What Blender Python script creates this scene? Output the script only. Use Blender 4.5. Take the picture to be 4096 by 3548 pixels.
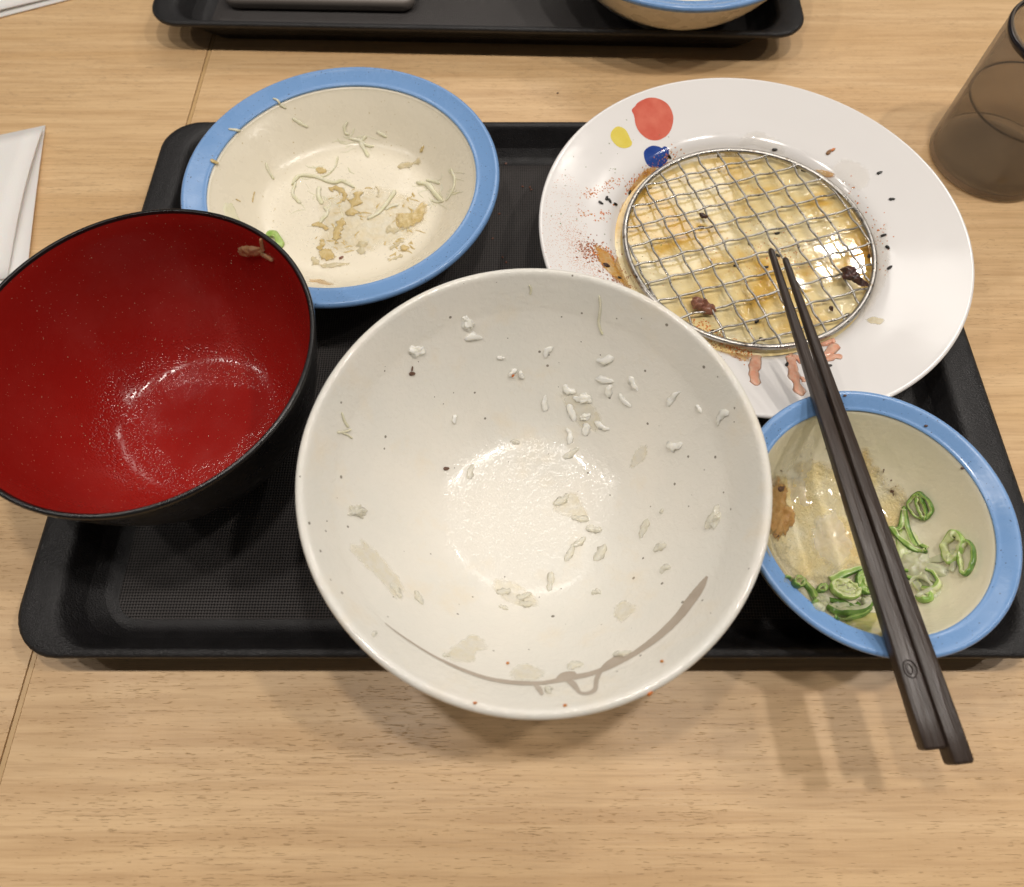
import bpy, bmesh, math, random
from mathutils import Vector, Matrix, noise
from mathutils.bvhtree import BVHTree
random.seed(7)
for o in list(bpy.data.objects): bpy.data.objects.remove(o)
S = bpy.context.scene
COL = S.collection

# ------------------------------------------------------------ camera, world, lights, exposure
CAMH, PITCH, FPX = .31, math.radians(62.4), 720.0
cam = bpy.data.cameras.new('camera'); co = bpy.data.objects.new('camera', cam); COL.objects.link(co)
co.location = (0, 0, CAMH); co.rotation_euler = (math.pi/2 - PITCH, 0, 0)
cam.sensor_fit = 'HORIZONTAL'; cam.sensor_width = 36; cam.lens = FPX/1024*36
cam.shift_y = -(443.5-384)/1024
cam.clip_start = .01; cam.clip_end = 50
cam.dof.use_dof = True; cam.dof.focus_distance = .315; cam.dof.aperture_fstop = 11
S.camera = co
S.render.resolution_x, S.render.resolution_y = 1024, 887

W = bpy.data.worlds.new('World'); S.world = W; W.use_nodes = True
bg = W.node_tree.nodes['Background']; bg.inputs[0].default_value = (1.0, .93, .87, 1); bg.inputs[1].default_value = .06

LAMP_Z, LAMP_Y = 1.15, .17
for lx, e in ((-1.1, 5.0), (-.67, 7.4), (-.235, 9.4), (.19, 12.8), (.61, 12.8), (1.05, 7.0)):
    l = bpy.data.lights.new('ceiling_spot', 'POINT'); l.energy = e; l.shadow_soft_size = .027; l.color = (1.0, .93, .86)
    o = bpy.data.objects.new('ceiling_spot', l); o.location = (lx, LAMP_Y, LAMP_Z); COL.objects.link(o)
# a broad ceiling panel further off, seen only as the square glint in the sauce
l = bpy.data.lights.new('far_ceiling_panel', 'AREA'); l.energy = 2.6; l.shape = 'RECTANGLE'; l.size = .085; l.size_y = .07; l.color = (1, .93, .85)
o = bpy.data.objects.new('far_ceiling_panel', l); o.location = (.79, 1.10, 1.2)
o.rotation_euler = (Vector((.79, 1.10, 1.2))-Vector((.1, .2, 0))).to_track_quat('Z', 'Y').to_euler(); COL.objects.link(o)

# the rest of the room's ceiling fixtures, further away and broad
l = bpy.data.lights.new('room_ceiling_light', 'AREA'); l.energy = 9; l.shape = 'RECTANGLE'; l.size = 1.3; l.size_y = .5; l.color = (1, .95, .89)
o = bpy.data.objects.new('room_ceiling_light', l); o.location = (.1, 1.75, 1.6)
o.rotation_euler = (Vector((.1, 1.75, 1.6))-Vector((0, .2, 0))).to_track_quat('Z', 'Y').to_euler(); COL.objects.link(o)
S.view_settings.view_transform = 'Standard'; S.view_settings.look = 'None'
S.view_settings.exposure = 0.04; S.view_settings.gamma = 1.0
S.render.engine = 'CYCLES'

# ------------------------------------------------------------ pixel -> ray (4096 px wide photograph)
FW = Vector((0, math.cos(PITCH), -math.sin(PITCH))); RT = Vector((1, 0, 0)); UP = RT.cross(FW)
ORG = Vector((0, 0, CAMH))
def ray(u, v):
    return (FW + RT*((u/4-512)/FPX) - UP*((v/4-384)/FPX)).normalized()
def at(u, v, z=0.0):
    d = ray(u, v); return ORG + d*((z-CAMH)/d.z)

# ------------------------------------------------------------ materials
def lin(c):
    return tuple(x/12.92 if x <= .04045 else ((x+.055)/1.055)**2.4 for x in [v/255 for v in c])
class NT:
    def __init__(s, name):
        s.m = bpy.data.materials.new(name); s.m.use_nodes = True; s.t = s.m.node_tree; s.n = s.t.nodes
        s.b = s.n['Principled BSDF']; s.out = s.n['Material Output']
    def new(s, typ, **kw):
        n = s.n.new(typ)
        for k, v in kw.items():
            if k.startswith('i_'):
                key = k[2:]; key = int(key) if key.isdigit() else key.replace('_', ' ')
                n.inputs[key].default_value = v
            else: setattr(n, k, v)
        return n
    def link(s, a, b): s.t.links.new(a, b)
    def coord(s, scale=(1, 1, 1), rot=(0, 0, 0), loc=(0, 0, 0)):
        c = s.new('ShaderNodeTexCoord'); m = s.new('ShaderNodeMapping')
        m.inputs['Scale'].default_value = scale; m.inputs['Rotation'].default_value = rot; m.inputs['Location'].default_value = loc
        s.link(c.outputs['Object'], m.inputs[0]); return m.outputs[0]
    def noise(s, vec, scale, detail=3, rough=.5, dist=0):
        n = s.new('ShaderNodeTexNoise'); n.inputs['Scale'].default_value = scale; n.inputs['Detail'].default_value = detail
        n.inputs['Roughness'].default_value = rough; n.inputs['Distortion'].default_value = dist
        s.link(vec, n.inputs['Vector']); return n.outputs['Fac']
    def ramp(s, fac, stops):
        r = s.new('ShaderNodeValToRGB'); e = r.color_ramp.elements
        while len(e) < len(stops): e.new(.5)
        for i, (p, c) in enumerate(stops):
            e[i].position = p; e[i].color = (c, c, c, 1) if isinstance(c, (int, float)) else tuple(c)+(1,)
        s.link(fac, r.inputs[0]); return r.outputs[0]
    def mix(s, fac, a, b, mode='MIX'):
        n = s.new('ShaderNodeMix'); n.data_type = 'RGBA'; n.blend_type = mode
        for inp, v in ((n.inputs[0], fac), (n.inputs[6], a), (n.inputs[7], b)):
            if isinstance(v, (int, float)): inp.default_value = v
            elif isinstance(v, tuple): inp.default_value = v+(1,) if len(v) == 3 else v
            else: s.link(v, inp)
        return n.outputs[2]
    def math(s, op, a, b=0.0, c=None):
        n = s.new('ShaderNodeMath'); n.operation = op
        for i, v in enumerate((a, b) if c is None else (a, b, c)):
            if isinstance(v, (int, float)): n.inputs[i].default_value = v
            else: s.link(v, n.inputs[i])
        return n.outputs[0]
    def bump(s, h, dist=.0005, strength=1.0, prev=None):
        b = s.new('ShaderNodeBump'); b.inputs['Distance'].default_value = dist; b.inputs['Strength'].default_value = strength
        s.link(h, b.inputs['Height'])
        if prev: s.link(prev, b.inputs['Normal'])
        return b.outputs[0]
    def fin(s, col=None, rough=None, normal=None, **kw):
        if col is not None:
            if isinstance(col, tuple): s.b.inputs['Base Color'].default_value = col+(1,)
            else: s.link(col, s.b.inputs['Base Color'])
        if rough is not None:
            if isinstance(rough, (int, float)): s.b.inputs['Roughness'].default_value = rough
            else: s.link(rough, s.b.inputs['Roughness'])
        if normal is not None: s.link(normal, s.b.inputs['Normal'])
        for k, v in kw.items(): s.b.inputs[k.replace('_', ' ')].default_value = v
        return s.m

def wood(name, seed):
    t = NT(name)
    v = t.coord((1, 1, 1), loc=(seed, seed*.7, 0))
    wv = t.coord((1.2, 14, 1), loc=(seed, seed*.3, 0)); wa = t.noise(wv, 2.2, 3, .55, .4)
    wb = t.noise(t.coord((3.5, 70, 1), loc=(seed*2, 0, 0)), 2.6, 4, .6, .3)
    wc = t.noise(t.coord((9, 260, 1), loc=(0, seed, 0)), 3.0, 3, .6, .2)
    base = t.ramp(wa, [(.30, (.67, .445, .225)), (.5, (.73, .505, .275)), (.72, (.64, .415, .205))])
    c2 = t.mix(t.ramp(wb, [(.40, 0.0), (.68, .55)]), base, (.50, .305, .145))
    c3 = t.mix(t.ramp(wc, [(.47, 0.0), (.68, .38)]), c2, (.43, .255, .12))
    # open pores: short dark dashes, thicker in some zones
    p = t.noise(t.coord((95, 1250, 1), rot=(0, 0, .015)), 2.2, 2, .5)
    zone = t.noise(t.coord((6, 16, 1), loc=(seed, 3, 0)), 2.0, 2, .5)
    thr = t.math('MULTIPLY_ADD', zone, -.20, .755)
    pm = t.math('MULTIPLY', t.math('SUBTRACT', p, thr), 16.0)
    cl = t.new('ShaderNodeClamp'); t.link(pm, cl.inputs[0])
    c4 = t.mix(t.math('MULTIPLY', cl.outputs[0], .36), c3, (.19, .10, .045))
    # cross-grain silk
    q = t.noise(t.coord((520, 60, 1)), 1.5, 2, .5)
    c5 = t.mix(t.ramp(q, [(.4, 0.0), (.7, .05)]), c4, (.74, .55, .34))
    n = t.bump(t.math('SUBTRACT', t.math('MULTIPLY', wc, .5), cl.outputs[0]), .00018, .6)
    rg = t.ramp(t.noise(v, 22, 3), [(.3, .34), (.7, .50)])
    return t.fin(c5, rg, n, Specular_IOR_Level=.42)
M = {}
M['wood_a'] = wood('pale oak laminate', 3.1)
M['wood_b'] = wood('pale oak laminate right', 8.7)
t = NT('edge band'); M['edge'] = t.fin(t.mix(t.noise(t.coord((8, 60, 1)), 3), (.50, .32, .14), (.60, .40, .19)), .4)

def plastic(name, col, rough, bumps=((900, .00002),), spec=.5, speck=None, coat=0.0, film=None):
    t = NT(name); v = t.coord(); nm = None; c = col
    for sc, d in bumps: nm = t.bump(t.noise(v, sc, 2), d, 1.0, nm)
    if speck:
        for sc, th, cc in speck:
            n = t.noise(v, sc, 0); c = t.mix(t.ramp(n, [(th, 0.0), (th+.015, 1.0)]), c, cc)
    r = rough
    if film:                                    # dried and wet film: patches of other gloss
        f = t.noise(v, film[0], 4, .6)
        r = t.ramp(f, [(.35, film[1]), (.65, film[2])])
    return t.fin(c, r, nm, Specular_IOR_Level=spec, Coat_Weight=coat)

# tray: black grained plastic; handles slightly grained, mat with raised lattice
t = NT('black tray plastic'); v = t.coord()
n1 = t.noise(v, 1300, 3, .7); n2 = t.noise(v, 260, 3, .6)
M['tray'] = t.fin(t.mix(t.ramp(n2, [(.35, 0.0), (.75, 1.0)]), (.0085, .008, .0085), (.014, .013, .014)),
                  t.ramp(t.noise(v, 60, 4, .6), [(.3, .34), (.7, .52)]), t.bump(n1, .0004, 1.0), Specular_IOR_Level=.45)
t = NT('black non-slip mat'); v = t.coord((1, 1, 1), rot=(0, 0, math.radians(45)))
sx = t.new('ShaderNodeSeparateXYZ'); t.link(v, sx.inputs[0])
k = 2*math.pi/.0017
a = t.math('SINE', t.math('MULTIPLY', sx.outputs[0], k)); b = t.math('SINE', t.math('MULTIPLY', sx.outputs[1], k))
h = t.math('MULTIPLY', a, b); hh = t.ramp(t.math('MULTIPLY_ADD', h, .5, .5), [(.25, 0.0), (.6, 1.0)])
vv = t.coord()
M['mat'] = t.fin(t.mix(hh, (.004, .0035, .0035), (.075, .067, .064)), t.ramp(t.noise(vv, 45, 4, .6), [(.3, .38), (.7, .55)]),
                 t.bump(hh, .00025, 1.0), Specular_IOR_Level=.5)

blue = (.185, .345, .63)
M['blue'] = plastic('sky blue melamine', blue, .24, ((500, .00004), (60, .0001)), .5, ((1300, .80, (.05, .06, .10)),), 0.0, (70, .18, .36))
M['cream'] = plastic('cream melamine', (.80, .735, .59), .26, ((120, .00008), (420, .00008)), .5, ((900, .82, (.55, .45, .25)),), .0, (55, .18, .42))
M['cream_wet'] = plastic('cream melamine wet', (.86, .80, .62), .2, ((160, .00010), (520, .00012)), .5, None, .3, (55, .10, .35))
M['white'] = plastic('white porcelain', (.79, .77, .75), .16, ((25, .0001), (150, .00003)), .5, None, .0, (40, .11, .20))

# rice bowl: grey-green white glaze, iron specks, printed brush ring near the rim
t = NT('speckled glaze'); v = t.coord()
c = t.mix(t.ramp(t.noise(v, 28, 3), [(.3, 0.0), (.7, 1.0)]), (.80, .765, .69), (.74, .725, .665))
vo = t.new('ShaderNodeTexVoronoi'); vo.inputs['Scale'].default_value = 230; t.link(v, vo.inputs['Vector'])
vs = t.new('ShaderNodeSeparateColor'); t.link(vo.outputs['Color'], vs.inputs[0])
sz = t.math('MULTIPLY', t.math('POWER', vs.outputs[1], 3.0), .10)
sz = t.math('ADD', sz, .06)
dot = t.math('MULTIPLY', t.math('LESS_THAN', vo.outputs['Distance'], sz), t.math('GREATER_THAN', vs.outputs[0], .62))
c = t.mix(t.math('MULTIPLY', dot, .8), c, (.10, .075, .045))
f = t.noise(v, 46, 4, .6)
c = t.mix(t.ramp(f, [(.56, 0.0), (.75, .30)]), c, (.80, .66, .44))
n = t.bump(t.noise(v, 18, 2), .0006, .5); n = t.bump(t.ramp(t.noise(v, 420, 3, .6), [(.45, 0.0), (.6, 1.0)]), .00007, .8, n)
M['glaze'] = t.fin(c, t.ramp(t.noise(v, 60, 4), [(.35, .07), (.65, .18)]), n, Coat_Weight=.15, Coat_Roughness=.05)
t = NT('grey brown brush glaze'); M['brush'] = t.fin(t.mix(t.noise(t.coord(), 200, 3), (.36, .30, .235), (.47, .40, .33)), .16)

# red lacquer with a wet oily film of tiny beads
t = NT('red lacquer'); v = t.coord()
vo = t.new('ShaderNodeTexVoronoi'); vo.inputs['Scale'].default_value = 900; t.link(v, vo.inputs['Vector'])
sx = t.new('ShaderNodeSeparateXYZ'); t.link(v, sx.inputs[0])
rad = t.math('SQRT', t.math('ADD', t.math('MULTIPLY', sx.outputs[0], sx.outputs[0]), t.math('MULTIPLY', sx.outputs[1], sx.outputs[1])))
rad = t.math('MULTIPLY', rad, 1/.062)
ringm = t.ramp(t.math('ADD', rad, t.math('MULTIPLY', t.math('SUBTRACT', t.noise(v, 45, 3), .5), .22)), [(.30, .12), (.46, 1.0), (.62, 1.0), (.80, .10)])
wet = t.math('MULTIPLY', t.ramp(t.noise(v, 55, 3, .6), [(.34, .15), (.55, 1.0)]), ringm)
hb = t.math('MULTIPLY', t.ramp(vo.outputs['Distance'], [(.0, 1.0), (.5, 0.0)]), wet)
n = t.bump(hb, .00032, 1.0); n = t.bump(t.noise(v, 240, 3), .00012, 1.0, n)
c = t.mix(t.ramp(t.noise(v, 30, 4, .65), [(.45, 0.0), (.8, .35)]), (.29, .011, .008), (.35, .04, .03))
c = t.mix(t.ramp(t.noise(v, 1500, 0), [(.815, 0.0), (.83, .5)]), c, (.6, .42, .3))
M['red'] = t.fin(c, t.ramp(t.noise(v, 90, 3), [(.3, .12), (.7, .24)]), n, Specular_IOR_Level=.5)
t = NT('black lacquer'); v = t.coord()
wv = t.noise(t.coord((1, 1, .05)), 900, 3)
M['blacklac'] = t.fin((.007, .0065, .007), t.ramp(t.noise(v, 120, 3), [(.3, .22), (.7, .40)]), t.bump(t.noise(v, 700, 3), .0001, 1.0))

t = NT('stainless steel'); v = t.coord()
M['steel'] = t.fin(t.mix(t.ramp(t.noise(v, 500, 3), [(.55, 0.0), (.75, 1.0)]), (.46, .44, .41), (.17, .12, .07)), t.ramp(t.noise(v, 300, 2), [(.3, .24), (.7, .42)]),
                   t.bump(t.noise(v, 900, 2), .00008, 1.0), Metallic=1.0)

t = NT('black chopstick'); v = t.coord((1, .04, 1))
g = t.noise(v, 900, 3, .6, .6); g2 = t.noise(t.coord((1, .12, 1)), 260, 3)
M['chop'] = t.fin(t.mix(g, (.012, .008, .006), (.062, .041, .031)), t.ramp(g2, [(.3, .28), (.7, .46)]), t.bump(g, .0004, 1.0), Specular_IOR_Level=.5)
M['choptip'] = t.m

def soften(t, alpha, scale=240):
    a = t.new('ShaderNodeAttribute'); a.attribute_name = 'edge'
    n = t.noise(t.coord(), scale, 4, .65)
    e = t.math('MULTIPLY', t.math('SUBTRACT', t.math('ADD', t.math('SUBTRACT', 1.0, a.outputs['Fac']), t.math('MULTIPLY', n, 1.1)), .62), 2.6)
    c = t.new('ShaderNodeClamp'); t.link(e, c.inputs[0])
    t.link(t.math('MULTIPLY', c.outputs[0], alpha), t.b.inputs['Alpha'])
def food(name, a, b, sc, rough, sub=0.3, bd=.0002, bs=500, rad=(.6, .45, .3), coat=.0, trans=0.0, alpha=1.0, soft=0):
    t = NT(name); v = t.coord()
    c = t.mix(t.ramp(t.noise(v, sc, 3), [(.35, 0.0), (.65, 1.0)]), a, b)
    t.fin(c, rough, t.bump(t.noise(v, bs, 3), bd, 1.0), Subsurface_Weight=sub, Subsurface_Scale=.003, Coat_Weight=coat, Transmission_Weight=trans)
    t.b.inputs['Subsurface Radius'].default_value = rad
    t.b.inputs['Alpha'].default_value = alpha
    if soft: soften(t, alpha, soft)
    return t.m
M['rice'] = food('cooked rice', (.90, .88, .80), (.86, .84, .76), 200, .2, .35, .0001, 420, (.9, .8, .6), .2)
M['rice_clear'] = food('wet translucent rice', (.86, .84, .74), (.82, .77, .60), 260, .16, .2, .0003, 420, (.9, .8, .6), .3, 0, .55)
M['rice_film'] = food('rice starch', (.86, .83, .74), (.84, .77, .58), 260, .15, 0, .0006, 420, (.9, .8, .6), .3, 0, .42, 120)
M['cabbage'] = food('pale cabbage', (.87, .83, .64), (.80, .77, .52), 150, .22, .2, .0002, 500, (.8, .8, .5), .2, 0, .88)
M['dressing'] = food('tan dressing', (.72, .57, .28), (.62, .45, .17), 260, .14, 0, .0007, 560, (.7, .5, .3), .4, 0, .86, 420)
M['dressing_thin'] = food('thin dressing film', (.76, .64, .38), (.78, .70, .48), 260, .12, 0, .0006, 560, (.7, .5, .3), .4, 0, .60, 420)
M['thinfilm'] = food('watery dressing film', (.78, .66, .40), (.82, .78, .62), 150, .06, 0, .0007, 300, (.7, .5, .3), .5, 0, .40, 60)
M['orange'] = food('orange oil', (.80, .42, .10), (.76, .55, .22), 150, .12, 0, .0003, 300, (.7, .5, .3), .3, 0, .6, 200)
M['sesame'] = food('black sesame', (.008, .007, .006), (.02, .015, .012), 800, .3, 0, .0001, 900)
M['sesame_b'] = food('brown sesame', (.20, .09, .03), (.30, .15, .05), 800, .3, 0, .0001, 900)
M['char'] = food('charred meat', (.02, .008, .006), (.09, .03, .02), 500, .28, .0, .0006, 700, coat=.3)
M['meat'] = food('brown meat', (.17, .062, .038), (.28, .12, .07), 420, .3, .1, .0006, 600, coat=.2)
M['ginger'] = food('pink pickled ginger', (.84, .38, .25), (.86, .52, .38), 260, .2, .3, .0003, 500, (1, .4, .3), .3, 0, .9)
M['scal_dark'] = food('dark scallion skin', (.07, .155, .025), (.13, .26, .045), 300, .25, .15, .0001, 500, (.3, .6, .1), .2)
M['scal_mid'] = food('mid scallion green', (.25, .42, .085), (.44, .58, .19), 300, .25, .25, .0001, 500, (.3, .6, .1), .2)
M['scal_pale'] = food('pale scallion flesh', (.60, .68, .32), (.68, .72, .44), 300, .25, .35, .0001, 500, (.6, .8, .3), .2)
M['scal_white'] = food('white scallion flesh', (.74, .75, .56), (.70, .74, .48), 200, .14, .2, .0004, 420, (.6, .8, .3), .4, 0, .72, 0)
M['onion'] = food('translucent onion', (.50, .27, .12), (.56, .34, .20), 300, .15, .2, .0006, 900, (.9, .5, .3), .4, 0, .62)
M['yolk'] = food('yellow liquid', (.80, .70, .22), (.76, .70, .34), 90, .1, .2, .0001, 200, (.8, .6, .2), .4, 0, .8)
M['clear'] = food('clear jelly', (.95, .94, .88), (.93, .88, .70), 60, .04, 0, .0014, 260, (.9, .9, .7), .8, 0, .33, 90)
M['brownbit'] = food('brown flake', (.10, .05, .03), (.18, .09, .05), 600, .4, 0, .0003, 900)
M['spice'] = food('orange red spice', (.62, .13, .02), (.50, .23, .03), 700, .4, 0, .0001, 900)
M['spice_dk'] = food('rust brown spice', (.38, .10, .015), (.22, .07, .015), 700, .35, 0, .0001, 900)
M['herb'] = food('green herb', (.10, .16, .03), (.16, .20, .05), 700, .4, 0, .0001, 900)

# grated radish in yellow broth
t = NT('grated radish'); v = t.coord()
f = t.noise(v, 38, 4, .6); c = t.ramp(f, [(.33, (.88, .82, .62)), (.5, (.88, .75, .42)), (.68, (.84, .62, .26))])
n = t.bump(t.noise(v, 430, 4, .7), .0018, 1.0)
t.fin(c, .08, n, Coat_Weight=.5); soften(t, 1.0, 130)
M['radish'] = t.m
t = NT('brown radish'); v = t.coord()
c = t.ramp(t.noise(v, 260, 4, .6), [(.33, (.66, .40, .15)), (.7, (.52, .26, .08))])
M['radish_brown'] = t.fin(c, .15, t.bump(t.noise(v, 560, 4, .65), .0009, 1.0), Coat_Weight=.4); soften(t, .95, 260)

# sauce: pale broth with amber clouds over the plate's well
t = NT('amber sauce'); v = t.coord()
f = t.noise(v, 26, 4, .6, .5)
c = t.ramp(f, [(.30, (.77, .69, .46)), (.47, (.75, .61, .31)), (.61, (.66, .42, .10)), (.76, (.46, .21, .03))])
g = t.noise(v, 700, 2); c = t.mix(t.ramp(g, [(.70, 0.0), (.74, .7)]), c, (.5, .2, .03))
n = t.bump(t.noise(v, 60, 2), .00012, .6)
n = t.bump(t.ramp(t.noise(v, 380, 3, .6), [(.52, 0.0), (.66, 1.0)]), .00005, .8, n)
M['sauce'] = t.fin(c, .05, n, Coat_Weight=.3)
t = NT('amber sauce film'); v = t.coord()
f = t.noise(v, 170, 4, .65)
c = t.ramp(f, [(.3, (.78, .62, .32)), (.5, (.70, .38, .07)), (.66, (.42, .15, .02))])
t.fin(c, .1, t.bump(t.noise(v, 420, 3, .6), .0004, 1.0), Coat_Weight=.3); soften(t, .6, 110)
M['sauce_film'] = t.m
t = NT('clear oil film'); v = t.coord()
t.fin((.86, .80, .68), .05, t.bump(t.ramp(t.noise(v, 420, 3, .6), [(.5, 0.0), (.62, 1.0)]), .0004, 1.0), Coat_Weight=.5); soften(t, .16, 120)
M['oil'] = t.m
t = NT('clear bead'); t.fin((.92, .88, .78), .03, None, Coat_Weight=.6, Alpha=.22); M['bead'] = t.m

def paint(name, col, var):
    t = NT(name); v = t.coord()
    return t.fin(t.mix(t.ramp(t.noise(v, 90, 3, .6), [(.35, 0.0), (.65, 1.0)]), col, var), .13, None, Coat_Weight=.2)
M['paint_red'] = paint('coral red print', (.62, .125, .085), (.70, .19, .13))
M['paint_yellow'] = paint('yellow print', (.74, .60, .10), (.78, .66, .15))
M['paint_blue'] = paint('cobalt print', (.020, .055, .26), (.035, .085, .34))

t = NT('white paper napkin'); v = t.coord()
M['paper'] = t.fin(t.mix(t.noise(v, 60, 3), (.80, .77, .74), (.84, .81, .78)), .8, t.bump(t.noise(v, 900, 3), .0001, 1.0), Subsurface_Weight=.1, Subsurface_Scale=.002)

# smoked tumbler: tinted see-through plastic with a soft grey body
def smoke(name, tint, body, fac, rough):
    t = NT(name); v = t.coord()
    tr = t.new('ShaderNodeBsdfTransparent'); tr.inputs[0].default_value = tint+(1,)
    t.fin(t.mix(t.noise(v, 40, 3), body, tuple(x*.8 for x in body)), rough, t.bump(t.noise(v, 60, 3), .0003, .6))
    fr = t.new('ShaderNodeLayerWeight')
    f2 = t.math('ADD', t.math('MULTIPLY', t.math('POWER', fr.outputs['Facing'], 3.0), .35), fac)
    mx = t.new('ShaderNodeMixShader'); t.link(f2, mx.inputs[0]); t.link(tr.outputs[0], mx.inputs[1]); t.link(t.b.outputs[0], mx.inputs[2])
    t.link(mx.outputs[0], t.out.inputs[0]); return t.m
M['cup'] = smoke('smoked cup plastic', (.95, .93, .915), (.37, .315, .25), .30, .36)
M['cuprim'] = smoke('smoked cup rim', (.10, .09, .10), (.03, .026, .03), .72, .12)
M['water'] = smoke('water in cup', (1.0, .97, .92), (.70, .52, .30), .03, .05)
t = NT('grey dish'); M['greydish'] = t.fin(t.mix(t.noise(t.coord(), 50, 3), (.20, .175, .155), (.25, .22, .195)), .45)

# ------------------------------------------------------------ object helpers
def obj(name, me, mat=None, parent=None, label=None, cat=None, group=None, kind=None):
    o = bpy.data.objects.new(name, me); COL.objects.link(o)
    if mat is not None and me is not None:
        for mm in (mat if isinstance(mat, (list, tuple)) else [mat]): me.materials.append(mm)
    if parent: o.parent = parent
    if label: o['label'] = label
    if cat: o['category'] = cat
    if group: o['group'] = group
    if kind: o['kind'] = kind
    return o
def thing(name, label, cat, loc=(0, 0, 0), rz=0, group=None):
    o = obj(name, None, label=label, cat=cat, group=group); o.location = loc; o.rotation_euler = (0, 0, rz); return o
def mesh(name, vs, fs, smooth=True, mi=None):
    me = bpy.data.meshes.new(name); me.from_pydata([tuple(v) for v in vs], [], fs); me.validate(); me.update()
    if smooth: me.polygons.foreach_set('use_smooth', [True]*len(me.polygons))
    if mi: me.polygons.foreach_set('material_index', mi)
    bm = bmesh.new(); bm.from_mesh(me); bmesh.ops.recalc_face_normals(bm, faces=bm.faces); bm.to_mesh(me); bm.free()
    return me
def spline(pts, sub=6, closed=False):
    n = len(pts); out = []
    P = [Vector(p) for p in pts]
    rng = range(n if closed else n-1)
    for i in rng:
        p0 = P[(i-1) % n] if closed or i > 0 else P[0]; p1 = P[i]; p2 = P[(i+1) % n]
        p3 = P[(i+2) % n] if closed or i+2 < n else P[-1]
        for k in range(sub):
            u = k/sub
            out.append(.5*((2*p1)+(p2-p0)*u+(2*p0-5*p1+4*p2-p3)*u*u+(3*p1-p0-3*p2+p3)*u**3))
    if not closed: out.append(P[-1])
    return out
def lathe(name, prof, seg=144, sub=4, wob=0.0):
    pr = spline([(r, z, 0) for r, z in prof], sub); vs = []; fs = []; rows = []
    for r, z, _ in pr:
        r = max(r, 0)
        if r < 1e-5: rows.append([len(vs)]); vs.append((0, 0, z)); continue
        row = []
        for i in range(seg):
            a = 2*math.pi*i/seg
            k = 1+wob*(noise.noise((math.cos(a)*1.3, math.sin(a)*1.3, z*14)))
            row.append(len(vs)); vs.append((r*k*math.cos(a), r*k*math.sin(a), z))
        rows.append(row)
    for A, B in zip(rows, rows[1:]):
        for i in range(seg):
            j = (i+1) % seg
            if len(A) == 1 and len(B) == 1: continue
            if len(A) == 1: fs.append((A[0], B[j], B[i]))
            elif len(B) == 1: fs.append((A[i], A[j], B[0]))
            else: fs.append((A[i], A[j], B[j], B[i]))
    return mesh(name, vs, fs)
def box(name, x0, x1, y0, y1, z0, z1, bev=0.0):
    bm = bmesh.new(); bmesh.ops.create_cube(bm, size=1)
    for v in bm.verts: v.co = Vector(((x0+x1)/2+v.co.x*(x1-x0), (y0+y1)/2+v.co.y*(y1-y0), (z0+z1)/2+v.co.z*(z1-z0)))
    if bev: bmesh.ops.bevel(bm, geom=bm.edges[:], offset=bev, segments=2, affect='EDGES')
    me = bpy.data.meshes.new(name); bm.to_mesh(me); bm.free(); return me

# ------------------------------------------------------------ tables
SX = -.1953
def table(name, label, x0, x1, wm, side):
    r = thing(name, label, 'table', ((x0+x1)/2, .35, -.72))
    def part(n, a, b, c, d, e, f, m, bev=0):
        o = obj(n, box(n, a-r.location.x, b-r.location.x, c-.35, d-.35, e+.72, f+.72, bev), m, r); return o
    bw = .0026 if side == 'R' else .0003
    if side == 'R':
        part('tabletop', x0+bw+.00012, x1, -.28, .98, -.028, 0, wm); part('edge_band', x0+.0002, x0+bw, -.28, .98, -.028, -.0003, M['edge'], .0003)
    else:
        part('tabletop', x0, x1-.0001, -.28, .98, -.028, 0, wm)
    xm = (x0+x1)/2
    part('pedestal_foot', xm-.25, xm+.25, .1, .6, -.72, -.70, M['blacklac'], .005)
    part('pedestal_column', xm-.035, xm+.035, .315, .385, -.70, -.0282, M['blacklac'], .005)
    return r
table('dining_table', 'pale oak table right of the seam, most of it under the two trays', SX, SX+1.25, M['wood_b'], 'R')
table('dining_table', 'pale oak table left of the seam, white napkins lying on it', SX-1.25, SX, M['wood_a'], 'L')
fl = NT('dark floor'); obj('floor', box('floor', -4, 4, -4, 4, -.8, -.72), fl.fin((.12, .10, .085), .5), kind='structure')

# ------------------------------------------------------------ trays
def rr(x0, x1, y0, y1, r, z, n=8):
    out = []
    for cx, cy, a0 in ((x1-r, y1-r, 0), (x0+r, y1-r, 90), (x0+r, y0+r, 180), (x1-r, y0+r, 270)):
        for k in range(n+1):
            a = math.radians(a0+90*k/n); out.append((cx+r*math.cos(a), cy+r*math.sin(a), z))
    res = []
    for i, p in enumerate(out):
        q = out[(i+1) % len(out)]; res.append(p)
        if i % (n+1) == n:
            for k in range(1, 16): res.append((p[0]+(q[0]-p[0])*k/16, p[1]+(q[1]-p[1])*k/16, z))
    return res
def loops(name, L, cap0=True, cap1=True):
    vs = []; fs = []; n = len(L[0])
    for l in L: vs += l
    for i in range(len(L)-1):
        for k in range(n):
            j = (k+1) % n; fs.append((i*n+k, i*n+j, (i+1)*n+j, (i+1)*n+k))
    if cap0: fs.append(tuple(range(n)))
    if cap1: fs.append(tuple((len(L)-1)*n+k for k in range(n)))
    return mesh(name, vs, fs)
TX0, TX1, TY0, TY1 = -.192, .2135, .0342, .3163
TCX, TCY = (TX0+TX1)/2, (TY0+TY1)/2
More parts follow.
